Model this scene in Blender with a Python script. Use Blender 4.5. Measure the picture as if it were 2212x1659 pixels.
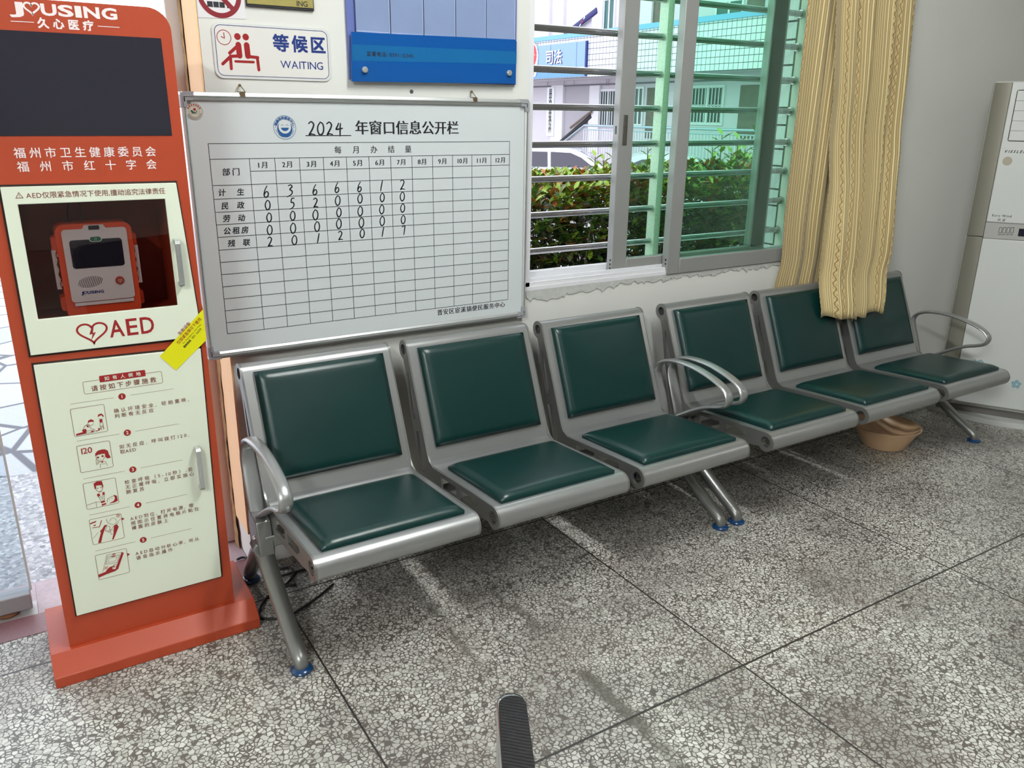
import bpy, bmesh, math, random
from mathutils import Vector, Matrix
from mathutils.geometry import tessellate_polygon
PI = math.pi
random.seed(7)
SC = bpy.context.scene
COL = SC.collection
for _o in list(bpy.data.objects):
    bpy.data.objects.remove(_o)

# ------------------------------------------------------------------ camera
IW, IH, FPX = 2212.0, 1659.0, 1752.6
CAM = Vector((0.0, -2.4849, 1.4529))
_yaw, _pit, _rol = 0.5588, -0.3212, 0.0127
FWD = Vector((math.sin(_yaw)*math.cos(_pit), math.cos(_yaw)*math.cos(_pit), math.sin(_pit)))
_r = Vector((math.cos(_yaw), -math.sin(_yaw), 0)); _u = _r.cross(FWD)
RGT = _r*math.cos(_rol) + _u*math.sin(_rol)
UPV = -_r*math.sin(_rol) + _u*math.cos(_rol)
cam = bpy.data.cameras.new('camera'); camo = bpy.data.objects.new('camera', cam); COL.objects.link(camo)
cam.sensor_fit = 'HORIZONTAL'; cam.sensor_width = 36.0; cam.lens = FPX/IW*36.0
cam.clip_start = 0.05; cam.clip_end = 200
_m = Matrix((RGT, UPV, -FWD)).transposed().to_4x4(); _m.translation = CAM
camo.matrix_world = _m
SC.camera = camo

# ------------------------------------------------------------------ world, exposure, lamps' power
SC.view_settings.view_transform = 'Standard'
SC.view_settings.look = 'None'
SC.view_settings.gamma = 1.0
SC.view_settings.exposure = 0.0
SC.view_settings.use_curve_mapping = False
SC.cycles.use_denoising = True
SC.cycles.max_bounces = 10; SC.cycles.diffuse_bounces = 5; SC.cycles.glossy_bounces = 4
SC.cycles.transmission_bounces = 6; SC.cycles.transparent_max_bounces = 12
SC.cycles.sample_clamp_indirect = 6.0
SC.cycles.caustics_reflective = False; SC.cycles.caustics_refractive = False
wd = bpy.data.worlds.new('sky'); SC.world = wd; wd.use_nodes = True
_bg = wd.node_tree.nodes['Background']
_bg.inputs[0].default_value = (0.86, 0.92, 1.0, 1); _bg.inputs[1].default_value = 2.75
LAMP_EMISSION = 232.0

# ------------------------------------------------------------------ helpers
def at(p, axis, val):
    """world point seen at photo pixel p on the plane axis = val"""
    d = FWD + RGT*((p[0]-IW/2)/FPX) - UPV*((p[1]-IH/2)/FPX)
    i = 'xyz'.index(axis)
    return CAM + d*((val-CAM[i])/d[i])
def at_plane(p, o, n):
    d = FWD + RGT*((p[0]-IW/2)/FPX) - UPV*((p[1]-IH/2)/FPX)
    return CAM + d*((o-CAM).dot(n)/d.dot(n))
def lin(c):
    c = c/255.0
    return c/12.92 if c <= 0.04045 else ((c+0.055)/1.055)**2.4
def rgb(r, g, b): return (lin(r), lin(g), lin(b), 1.0)

MATS = {}
def mat(name, color, rough=0.5, metal=0.0, spec=0.5, var=0.06, vscale=6.0, bump=0.0, bscale=60.0, coat=0.0, emit=0.0, rvar=0.0):
    """principled material whose colour varies softly with a procedural noise"""
    if name in MATS: return MATS[name]
    m = bpy.data.materials.new(name); m.use_nodes = True; MATS[name] = m
    nt = m.node_tree; N = nt.nodes; L = nt.links
    b = N['Principled BSDF']
    b.inputs['Roughness'].default_value = rough; b.inputs['Metallic'].default_value = metal
    b.inputs['Specular IOR Level'].default_value = spec
    if coat: b.inputs['Coat Weight'].default_value = coat; b.inputs['Coat Roughness'].default_value = 0.08
    b.inputs['Base Color'].default_value = color
    if var > 0 or bump > 0 or rvar > 0:
        tc = N.new('ShaderNodeTexCoord')
    if var > 0 or rvar > 0:
        no = N.new('ShaderNodeTexNoise'); no.inputs['Scale'].default_value = vscale; no.inputs['Detail'].default_value = 4
        L.new(tc.outputs['Object'], no.inputs['Vector'])
    if var > 0:
        mx = N.new('ShaderNodeMixRGB'); mx.blend_type = 'MIX'
        mx.inputs[1].default_value = tuple(min(1, c*(1+var)) for c in color[:3])+(1,)
        mx.inputs[2].default_value = tuple(c*(1-var) for c in color[:3])+(1,)
        L.new(no.outputs['Fac'], mx.inputs[0]); L.new(mx.outputs[0], b.inputs['Base Color'])
    if rvar > 0:
        mr = N.new('ShaderNodeMapRange'); mr.inputs[3].default_value = max(0.02, rough-rvar); mr.inputs[4].default_value = rough+rvar
        L.new(no.outputs['Fac'], mr.inputs[0]); L.new(mr.outputs[0], b.inputs['Roughness'])
    if bump > 0:
        nb = N.new('ShaderNodeTexNoise'); nb.inputs['Scale'].default_value = bscale; nb.inputs['Detail'].default_value = 3
        L.new(tc.outputs['Object'], nb.inputs['Vector'])
        bp = N.new('ShaderNodeBump'); bp.inputs['Strength'].default_value = bump; bp.inputs['Distance'].default_value = 0.002
        L.new(nb.outputs['Fac'], bp.inputs['Height']); L.new(bp.outputs[0], b.inputs['Normal'])
    if emit > 0:
        b.inputs['Emission Color'].default_value = color; b.inputs['Emission Strength'].default_value = emit
    return m

def glass(name, tint, rough=0.0, refl=0.06, dirt=0.0):
    """thin pane: tinted see-through mixed with a mirror reflection that grows at grazing angles"""
    if name in MATS: return MATS[name]
    m = bpy.data.materials.new(name); m.use_nodes = True; MATS[name] = m
    nt = m.node_tree; N = nt.nodes; L = nt.links; N.clear()
    out = N.new('ShaderNodeOutputMaterial'); tr = N.new('ShaderNodeBsdfTransparent'); gl = N.new('ShaderNodeBsdfGlossy')
    tr.inputs[0].default_value = tint; gl.inputs['Roughness'].default_value = rough
    lw = N.new('ShaderNodeLayerWeight'); lw.inputs[0].default_value = 0.25
    mr = N.new('ShaderNodeMapRange'); mr.inputs[3].default_value = refl; mr.inputs[4].default_value = 0.35
    mx = N.new('ShaderNodeMixShader')
    L.new(lw.outputs['Fresnel'], mr.inputs[0]); L.new(mr.outputs[0], mx.inputs[0]); L.new(tr.outputs[0], mx.inputs[1]); L.new(gl.outputs[0], mx.inputs[2])
    last = mx
    if dirt > 0:
        tc = N.new('ShaderNodeTexCoord'); mp = N.new('ShaderNodeMapping'); mp.inputs['Scale'].default_value = (14, 14, 2.2)
        no = N.new('ShaderNodeTexNoise'); no.inputs['Scale'].default_value = 2.0; no.inputs['Detail'].default_value = 8
        L.new(tc.outputs['Object'], mp.inputs[0]); L.new(mp.outputs[0], no.inputs['Vector'])
        cr = N.new('ShaderNodeMapRange'); cr.inputs[1].default_value = 0.45; cr.inputs[2].default_value = 0.85; cr.inputs[4].default_value = dirt
        L.new(no.outputs['Fac'], cr.inputs[0])
        df = N.new('ShaderNodeBsdfTranslucent'); df.inputs[0].default_value = (0.75, 0.85, 0.8, 1)
        m2 = N.new('ShaderNodeMixShader'); L.new(cr.outputs[0], m2.inputs[0]); L.new(mx.outputs[0], m2.inputs[1]); L.new(df.outputs[0], m2.inputs[2]); last = m2
    L.new(last.outputs[0], out.inputs[0])
    return m

BASE = {}
def thing(name, label, cat, loc=(0, 0, 0), group=None):
    o = bpy.data.objects.new(name, None); COL.objects.link(o); o.location = loc
    o.empty_display_size = 0.1
    o['label'] = label; o['category'] = cat
    if group: o['group'] = group
    BASE[o.name] = Vector(loc)
    return o
def tag(o, label, cat, group=None, kind=None):
    o['label'] = label; o['category'] = cat
    if group: o['group'] = group
    if kind: o['kind'] = kind
    return o

def frame_of(u, v, n=None, o=(0, 0, 0)):
    u = Vector(u).normalized(); v = Vector(v).normalized()
    n = Vector(n).normalized() if n is not None else u.cross(v)
    return (Vector(o), u, v, n)

class MB:
    """collects geometry (world coordinates) and links it as ONE mesh object"""
    def __init__(self): self.v = []; self.f = []; self.mi = []; self.ms = []; self.uv = {}
    def _m(self, m):
        if m not in self.ms: self.ms.append(m)
        return self.ms.index(m)
    def add(self, vs, fs, m=None):
        k = len(self.v); self.v += [Vector(p) for p in vs]
        i = self._m(m) if m is not None else 0
        for f in fs: self.f.append([j+k for j in f]); self.mi.append(i)
    def box(self, lo, hi, m=None, F=None):
        x0, y0, z0 = lo; x1, y1, z1 = hi
        vs = [(x0,y0,z0),(x1,y0,z0),(x1,y1,z0),(x0,y1,z0),(x0,y0,z1),(x1,y0,z1),(x1,y1,z1),(x0,y1,z1)]
        if F: vs = [F[0]+F[1]*a+F[2]*b+F[3]*c for a, b, c in vs]
        self.add(vs, [(0,3,2,1),(4,5,6,7),(0,1,5,4),(1,2,6,5),(2,3,7,6),(3,0,4,7)], m)
    def prism(self, outer, holes, t0, t1, F, m=None, sides=True):
        """2-D outline with holes in the (u,v) of frame F, thickened along its normal from t0 to t1"""
        loops = [outer]+list(holes)
        P = lambda p, t: F[0]+F[1]*p[0]+F[2]*p[1]+F[3]*t
        flat = [p for lp in loops for p in lp]
        tris = tessellate_polygon([[Vector((p[0], p[1], 0)) for p in lp] for lp in loops])
        n = len(flat)
        vs = [P(p, t0) for p in flat]+[P(p, t1) for p in flat]
        fs = []
        for t in tris:
            a, b, c = [Vector((*flat[i], 0)) for i in t]
            if (b-a).cross(c-a).z < 0: t = (t[0], t[2], t[1])
            fs.append((t[2], t[1], t[0])); fs.append((t[0]+n, t[1]+n, t[2]+n))
        if sides:
            k = 0
            for li, lp in enumerate(loops):
                q = len(lp)
                ar = sum(lp[i][0]*lp[(i+1) % q][1]-lp[(i+1) % q][0]*lp[i][1] for i in range(q))
                for i in range(q):
                    a, b = k+i, k+(i+1) % q
                    if (ar > 0) == (li == 0): fs.append((a, b, b+n, a+n))
                    else: fs.append((b, a, a+n, b+n))
                k += q
        self.add(vs, fs, m)
    def tube(self, path, rad, m=None, n=10, caps=True, side=None, closed=False):
        """tube along path; rad: number, (a,b) or a list of them; side fixes the first radius direction"""
        path = [Vector(p) for p in path]; k = len(path); vs = []; fs = []
        prev = None
        for i, p in enumerate(path):
            if closed: t = (path[(i+1) % k]-path[i-1]).normalized()
            else: t = (path[min(i+1, k-1)]-path[max(i-1, 0)]).normalized()
            if side is not None: a = Vector(side)
            elif prev is None: a = Vector((0, 0, 1)) if abs(t.z) < 0.9 else Vector((1, 0, 0))
            else: a = prev
            a = (a-t*a.dot(t)).normalized(); b = t.cross(a); prev = a
            r = rad[i] if isinstance(rad, list) else rad
            ra, rb = (r, r) if not isinstance(r, tuple) else r
            for j in range(n):
                w = 2*PI*j/n; vs.append(p+a*(ra*math.cos(w))+b*(rb*math.sin(w)))
        for i in range(k if closed else k-1):
            for j in range(n):
                i2 = (i+1) % k
                fs.append((i*n+j, i*n+(j+1) % n, i2*n+(j+1) % n, i2*n+j))
        if caps and not closed:
            fs.append(tuple(range(n-1, -1, -1))); fs.append(tuple((k-1)*n+j for j in range(n)))
        self.add(vs, fs, m)
    def lathe(self, prof, o, m=None, n=32, ax=(0, 0, 1), close=False):
        """prof: (radius, height) along axis ax from o"""
        ax = Vector(ax).normalized(); a = Vector((1, 0, 0)) if abs(ax.x) < 0.9 else Vector((0, 1, 0))
        a = (a-ax*a.dot(ax)).normalized(); b = ax.cross(a); o = Vector(o); vs = []; fs = []
        for r, h in prof:
            for j in range(n):
                w = 2*PI*j/n; vs.append(o+ax*h+a*(r*math.cos(w))+b*(r*math.sin(w)))
        k = len(prof)
        for i in range(k-1):
            for j in range(n): fs.append((i*n+j, i*n+(j+1) % n, (i+1)*n+(j+1) % n, (i+1)*n+j))
        if prof[0][0] > 1e-5 and close: fs.append(tuple(range(n-1, -1, -1)))
        if prof[-1][0] > 1e-5 and close: fs.append(tuple((k-1)*n+j for j in range(n)))
        self.add(vs, fs, m)
    def grid(self, nu, nv, fn, m=None, uv=None):
        k0 = len(self.v)
        vs = [fn(i/(nu-1), j/(nv-1)) for j in range(nv) for i in range(nu)]
        fs = [(j*nu+i, j*nu+i+1, (j+1)*nu+i+1, (j+1)*nu+i) for j in range(nv-1) for i in range(nu-1)]
        self.add(vs, fs, m)
        if uv:
            for j in range(nv):
                for i in range(nu): self.uv[k0+j*nu+i] = uv(i/(nu-1), j/(nv-1))
    def build(self, name, m=None, parent=None, bevel=0.0, seg=2, smooth=True, solid=0.0, subsurf=0, label=None):
        base = BASE[parent.name] if parent is not None else Vector((0, 0, 0))
        me = bpy.data.meshes.new(name)
        me.from_pydata([p-base for p in self.v], [], self.f)
        for mm in (self.ms if m is None else [m]): me.materials.append(mm)
        if m is None: me.polygons.foreach_set('material_index', self.mi)
        if self.uv:
            ul = me.uv_layers.new(name='UVMap')
            for lp in me.loops: ul.data[lp.index].uv = self.uv.get(lp.vertex_index, (0, 0))
        me.update(); me.validate()
        o = bpy.data.objects.new(name, me); COL.objects.link(o)
        if parent is not None: o.parent = parent
        BASE[o.name] = base
        if solid:
            md = o.modifiers.new('solid', 'SOLIDIFY'); md.thickness = solid; md.offset = 0
        if bevel > 0:
            md = o.modifiers.new('bevel', 'BEVEL'); md.width = bevel; md.segments = seg; md.limit_method = 'ANGLE'; md.angle_limit = math.radians(40)
        if subsurf:
            md = o.modifiers.new('sub', 'SUBSURF'); md.levels = subsurf; md.render_levels = subsurf
        if smooth:
            me.polygons.foreach_set('use_smooth', [True]*len(me.polygons))
            bm = bmesh.new(); bm.from_mesh(me)
            for e in bm.edges:
                if len(e.link_faces) == 2 and e.calc_face_angle(0) > math.radians(38): e.smooth = False
            bm.to_mesh(me); bm.free()
        if label: o['label'] = label
        return o

def struct(o):
    o['kind'] = 'structure'; return o
def box(name, lo, hi, m, parent=None, bevel=0.0, seg=2, F=None):
    b = MB(); b.box(lo, hi, None, F); return b.build(name, m, parent, bevel, seg, smooth=bevel > 0)
def arc(cx, cy, r, a0, a1, n=8):
    return [(cx+r*math.cos(math.radians(a0+(a1-a0)*i/n)), cy+r*math.sin(math.radians(a0+(a1-a0)*i/n))) for i in range(n+1)]
def circ(cx, cy, r, n=24): return [(cx+r*math.cos(2*PI*i/n), cy+r*math.sin(2*PI*i/n)) for i in range(n)]
def rrect(u0, v0, u1, v1, r, n=5):
    return arc(u1-r, v0+r, r, -90, 0, n)+arc(u1-r, v1-r, r, 0, 90, n)+arc(u0+r, v1-r, r, 90, 180, n)+arc(u0+r, v0+r, r, 180, 270, n)
def rect(u0, v0, u1, v1): return [(u0, v0), (u1, v0), (u1, v1), (u0, v1)]
def spline(pts, k=6, closed=False):
    """Catmull-Rom through the points"""
    pts = [Vector(p) for p in pts]; n = len(pts); out = []
    for i in range(n if closed else n-1):
        g = (lambda j: pts[j % n]) if closed else (lambda j: pts[max(0, min(n-1, j))])
        a, b, c, d = g(i-1), g(i), g(i+1), g(i+2)
        for s in range(k):
            t = s/k
            out.append(0.5*((2*b)+(c-a)*t+(2*a-5*b+4*c-d)*t*t+(3*b-a-3*c+d)*t**3))
    if not closed: out.append(pts[-1])
    return out

GLY = {}
_fc = bpy.data.curves.new('glyph', 'FONT'); _fo = bpy.data.objects.new('glyph', _fc); _fc.resolution_u = 3
def glyph(ch, bold):
    key = (ch, bold)
    if key not in GLY:
        _fc.body = ch; _fc.offset = bold
        me = _fo.to_mesh()
        GLY[key] = ([(v.co.x, v.co.y) for v in me.vertices], [tuple(p.vertices) for p in me.polygons])
        _fo.to_mesh_clear()
    return GLY[key]
def is_cjk(ch): return ord(ch) > 0x2e80
class Sheet:
    """flat print on a plane: frame F gives u, v and the outward normal"""
    def __init__(self, F): self.F = F; self.b = MB(); self.xf = None; self.k = 0
    def P(self, u, v, lift):
        lift += 0.045*(self.k % 16)
        if self.xf: u, v = self.xf(u, v)
        F = self.F; return F[0]+F[1]*u+F[2]*v+F[3]*(0.0004+0.0003*lift)
    def poly(self, pts, m, lift=0, holes=()):
        self.k += 1
        loops = [list(pts)]+[list(h) for h in holes]; flat = [p for l in loops for p in l]
        tr = tessellate_polygon([[Vector((p[0], p[1], 0)) for p in l] for l in loops])
        fs = []
        for t in tr:
            a, b, c = [Vector((*flat[i][:2], 0)) for i in t]
            fs.append(t if (b-a).cross(c-a).z > 0 else (t[0], t[2], t[1]))
        self.b.add([self.P(p[0], p[1], lift) for p in flat], fs, m)
    def rect(self, u0, v0, u1, v1, m, lift=0): self.poly(rect(u0, v0, u1, v1), m, lift)
    def disc(self, u, v, r, m, lift=0, ry=None, n=28):
        ry = ry or r; self.poly([(u+r*math.cos(2*PI*i/n), v+ry*math.sin(2*PI*i/n)) for i in range(n)], m, lift)
    def ring(self, u, v, r0, r1, m, lift=0, a0=0, a1=360, n=48):
        self.k += 1
        k = len(range(n+1)); vs = []; fs = []
        for i in range(n+1):
            w = math.radians(a0+(a1-a0)*i/n)
            vs += [self.P(u+r0*math.cos(w), v+r0*math.sin(w), lift), self.P(u+r1*math.cos(w), v+r1*math.sin(w), lift)]
        for i in range(n): fs.append((2*i, 2*i+1, 2*i+3, 2*i+2))
        self.b.add(vs, fs, m)
    def frame(self, outline, w, m, lift=0): self.line(outline, w, m, lift, closed=True)
    def line(self, pts, w, m, lift=0, closed=False, cap=False):
        self.k += 1
        pts = [Vector((p[0], p[1])) for p in pts]; n = len(pts); vs = []; fs = []
        for i, p in enumerate(pts):
            a = pts[i-1] if (closed or i > 0) else p; c = pts[(i+1) % n] if (closed or i < n-1) else p
            d0 = (p-a).normalized() if (p-a).length > 1e-9 else (c-p).normalized()
            d1 = (c-p).normalized() if (c-p).length > 1e-9 else d0
            nn = Vector((-(d0+d1).y, (d0+d1).x))
            nn = nn.normalized() if nn.length > 1e-6 else Vector((-d0.y, d0.x))
            s = max(0.5, nn.dot(Vector((-d0.y, d0.x)))); ww = w[i] if isinstance(w, list) else w
            o = nn*(ww/2/s); vs += [self.P(*(p-o), lift), self.P(*(p+o), lift)]
        for i in range(n if closed else n-1):
            j = (i+1) % n; fs.append((2*i, 2*j, 2*j+1, 2*i+1))
        self.b.add(vs, fs, m)
        if cap:
            for i in (0, n-1):
                ww = w[i] if isinstance(w, list) else w
                self.disc(pts[i][0], pts[i][1], ww/2, m, lift, n=12)
    def char(self, ch, u, v, h, m, lift=0, sx=1.0, bold=0.0, rot=0.0, shear=0.0, smear=0.0):
        """glyph with baseline-left at u, v and em height h"""
        sh = [(0.0, 0.0)] if not smear else [(-smear, 0.0), (0.0, 0.0), (smear, 0.0)]
        if is_cjk(ch):
            if bold > 0 and not smear: sh = [(-bold, -bold), (bold, -bold), (-bold, bold), (bold, bold)]
            bold = min(bold, 0.0)
        vs, fs = glyph(ch, bold); cr, sr = math.cos(rot), math.sin(rot)
        for ci, (dx, dy) in enumerate(sh):
            q = []; self.k += 1
            for x, y in vs:
                x, y = (x+shear*y+dx)*h*sx, (y+dy)*h
                q.append(self.P(u+x*cr-y*sr, v+x*sr+y*cr, lift))
            self.b.add(q, fs, m)
    def text(self, s, u0, u1, vc, h, m, lift=0, bold=0.0, shear=0.0, smear=0.0, sx=1.0):
        """spread s between u0 and u1 (letter centres line up on vc); em height h"""
        w = []
        for ch in s:
            if is_cjk(ch): w.append(1.0)
            elif ch == ' ': w.append(0.3)
            else:
                vs, _ = glyph(ch, bold); w.append(max(x for x, y in vs)+0.06)
        tot = sum(w)*h*sx; gap = (u1-u0-tot)/max(1, len(s)-1)
        if gap < -0.05*h*sx: sx *= (u1-u0)/tot; gap = 0
        u = u0
        for ch, ww in zip(s, w):
            if ch != ' ': self.char(ch, u, vc-(0.38 if is_cjk(s[0]) or is_cjk(s[-1]) else 0.345)*h, h, m, lift, sx, bold, 0, shear, smear)
            u += ww*h*sx+gap
    def arctext(self, s, cu, cv, r, a0, a1, h, m, lift=0, bold=0.0, inward=False):
        for i, ch in enumerate(s):
            a = math.radians(a0+(a1-a0)*i/max(1, len(s)-1))
            rot = a-PI/2 if not inward else a+PI/2
            c = Vector((cu+r*math.cos(a), cv+r*math.sin(a)))
            o = Vector((0.5*h, 0.38*h)); o = Vector((o.x*math.cos(rot)-o.y*math.sin(rot), o.x*math.sin(rot)+o.y*math.cos(rot)))
            self.char(ch, c.x-o.x, c.y-o.y, h, m, lift, 1, bold, rot)
    def build(self, name, parent, label=None):
        return self.b.build(name, None, parent, smooth=False, label=label)

def FY(y): return frame_of((1, 0, 0), (0, 0, 1), (0, -1, 0), (0, y, 0))      # plane y = const facing the room

# ------------------------------------------------------------------ materials
M = {}
M['wall'] = mat('wall_paint', rgb(217, 217, 212), 0.75, var=0.05, vscale=2.0, bump=0.15, bscale=40)
M['ceil'] = mat('ceiling_paint', rgb(225, 225, 220), 0.85)
M['orange'] = mat('orange_powder_coat', rgb(170, 66, 38), 0.42, var=0.03, bump=0.05, bscale=400)
M['cream'] = mat('cream_steel', rgb(226, 232, 214), 0.4, var=0.015)
M['redprint'] = mat('red_print', rgb(150, 28, 30), 0.5, var=0.03)
M['brownprint'] = mat('brown_print', rgb(120, 55, 42), 0.5, var=0.03)
M['whiteprint'] = mat('white_print', rgb(238, 225, 226), 0.5, var=0.02)
M['black'] = mat('black_print', rgb(22, 22, 30), 0.5, var=0.05)
M['ink'] = mat('marker_ink', rgb(20, 20, 30), 0.45, var=0.2, vscale=90)
M['screen'] = mat('screen_glass', rgb(40, 39, 49), 0.04, spec=0.4, var=0.02)  # base colour lifted to bluish grey to stand in for the reflected room
M['gap'] = mat('dark_gap', rgb(40, 22, 16), 0.8)
M['board'] = mat('whiteboard_enamel', rgb(205, 211, 213), 0.28, var=0.02, vscale=3)
M['alu'] = mat('aluminium', rgb(208, 210, 210), 0.34, metal=0.75, var=0.04, vscale=12)
M['plastic'] = mat('grey_plastic', rgb(150, 151, 156), 0.5, var=0.04)
M['steel'] = mat('silver_painted_steel', rgb(166, 167, 167), 0.32, metal=0.7, var=0.05, vscale=9, bump=0.04, bscale=500)
M['castalu'] = mat('silver_painted_casting', rgb(142, 142, 140), 0.36, metal=0.7, var=0.06, vscale=14)
M['chrome'] = mat('polished_steel', rgb(215, 215, 218), 0.12, metal=1.0, var=0.03)
M['darksteel'] = mat('dull_stainless', rgb(182, 180, 183), 0.16, metal=0.95, var=0.08, vscale=20)
M['vinyl'] = mat('green_vinyl', rgb(4, 43, 41), 0.33, spec=0.45, var=0.08, vscale=5, bump=0.06, bscale=220)
M['bluefilm'] = mat('blue_film', rgb(20, 62, 108), 0.18, spec=0.8, var=0.25, vscale=60)
M['signwhite'] = mat('sign_white', rgb(222, 220, 216), 0.25, var=0.02)
M['navy'] = mat('navy_print', rgb(22, 48, 118), 0.4, var=0.02)
M['blueband'] = mat('blue_acrylic', rgb(10, 78, 150), 0.22, var=0.05)
M['blueband2'] = mat('teal_blue_print', rgb(20, 96, 152), 0.22, var=0.03)
M['acrylic'] = mat('dusty_acrylic', rgb(132, 148, 184), 0.18, var=0.18, vscale=5)
M['paper'] = mat('paper', rgb(222, 220, 224), 0.7, var=0.02)
M['brass'] = mat('gold_plate', rgb(196, 182, 112), 0.3, metal=0.6, var=0.15, vscale=60)
M['yellow'] = mat('yellow_sticker', rgb(226, 222, 20), 0.4, var=0.03)
M['darkpipe'] = mat('black_cable', rgb(18, 18, 20), 0.45)
M['leather'] = mat('black_leatherette', rgb(13, 12, 14), 0.5, spec=0.22, var=0.1)
def chevrons(m):
    nt = m.node_tree; N = nt.nodes; L = nt.links; tc = N.new('ShaderNodeTexCoord'); sx = N.new('ShaderNodeSeparateXYZ'); L.new(tc.outputs['Object'], sx.inputs[0])
    w = N.new('ShaderNodeTexWave'); w.inputs['Scale'].default_value = 75; w.inputs['Distortion'].default_value = 0.6; w.bands_direction = 'DIAGONAL'; L.new(tc.outputs['Object'], w.inputs['Vector'])
    bp = N.new('ShaderNodeBump'); bp.inputs['Strength'].default_value = 0.5; bp.inputs['Distance'].default_value = 0.001
    L.new(w.outputs['Fac'], bp.inputs['Height']); L.new(bp.outputs[0], N['Principled BSDF'].inputs['Normal'])
chevrons(M['leather'])
M['bowl'] = mat('tan_plastic', rgb(212, 176, 140), 0.4, var=0.06)
M['acwhite'] = mat('white_plastic', rgb(200, 202, 200), 0.22, var=0.015)
M['acgrey'] = mat('silver_grey_plastic', rgb(134, 131, 120), 0.35, metal=0.3, var=0.05)
M['acdark'] = mat('dark_plastic', rgb(20, 20, 24), 0.2)
M['peach'] = mat('peach_paint', rgb(246, 206, 160), 0.7, var=0.06)
M['bareplaster'] = mat('broken_plaster', rgb(168, 136, 96), 0.95, var=0.5, vscale=30, bump=1.0, bscale=50)
M['whiteframe'] = mat('white_frame', rgb(222, 222, 226), 0.4, var=0.04)
M['purplestone'] = mat('reddish_granite', rgb(126, 88, 92), 0.4, var=0.25, vscale=120)
M['tile'] = mat('white_tile', rgb(205, 222, 216), 0.15, var=0.02)
M['grout'] = mat('dark_grout', rgb(70, 76, 80), 0.9)
M['lav'] = mat('pale_render', rgb(214, 206, 214), 0.9, var=0.05, vscale=1)
M['lavgrey'] = mat('grey_render', rgb(176, 170, 178), 0.9, var=0.05, vscale=1)
M['skyblue'] = mat('light_blue_paint', rgb(120, 178, 222), 0.6)
M['signblue'] = mat('blue_sign_panel', rgb(138, 168, 218), 0.5, var=0.03)
M['darkglass'] = mat('dark_window', rgb(60, 78, 76), 0.08, var=0.3, vscale=3)
M['door'] = mat('old_door', rgb(104, 100, 88), 0.6, var=0.5, vscale=6)
M['rail'] = mat('galvanised_rail', rgb(170, 186, 200), 0.35, metal=0.5)
M['carwhite'] = mat('white_car_paint', rgb(232, 232, 240), 0.15, coat=0.6, var=0.01)
M['carglass'] = mat('car_glass', rgb(56, 50, 66), 0.05, spec=0.7, var=0.1, vscale=2)
M['rubber'] = mat('tyre_rubber', rgb(28, 28, 30), 0.8)
M['asphalt'] = mat('concrete_yard', rgb(168, 166, 164), 0.9, var=0.1, vscale=3)
M['bark'] = mat('twig_bark', rgb(110, 96, 74), 0.9, var=0.3, vscale=30)
M['tin'] = mat('lamp_housing', rgb(230, 230, 226), 0.4)
M['bronze'] = mat('bronze_hook', rgb(120, 104, 78), 0.4, metal=0.7)

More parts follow.
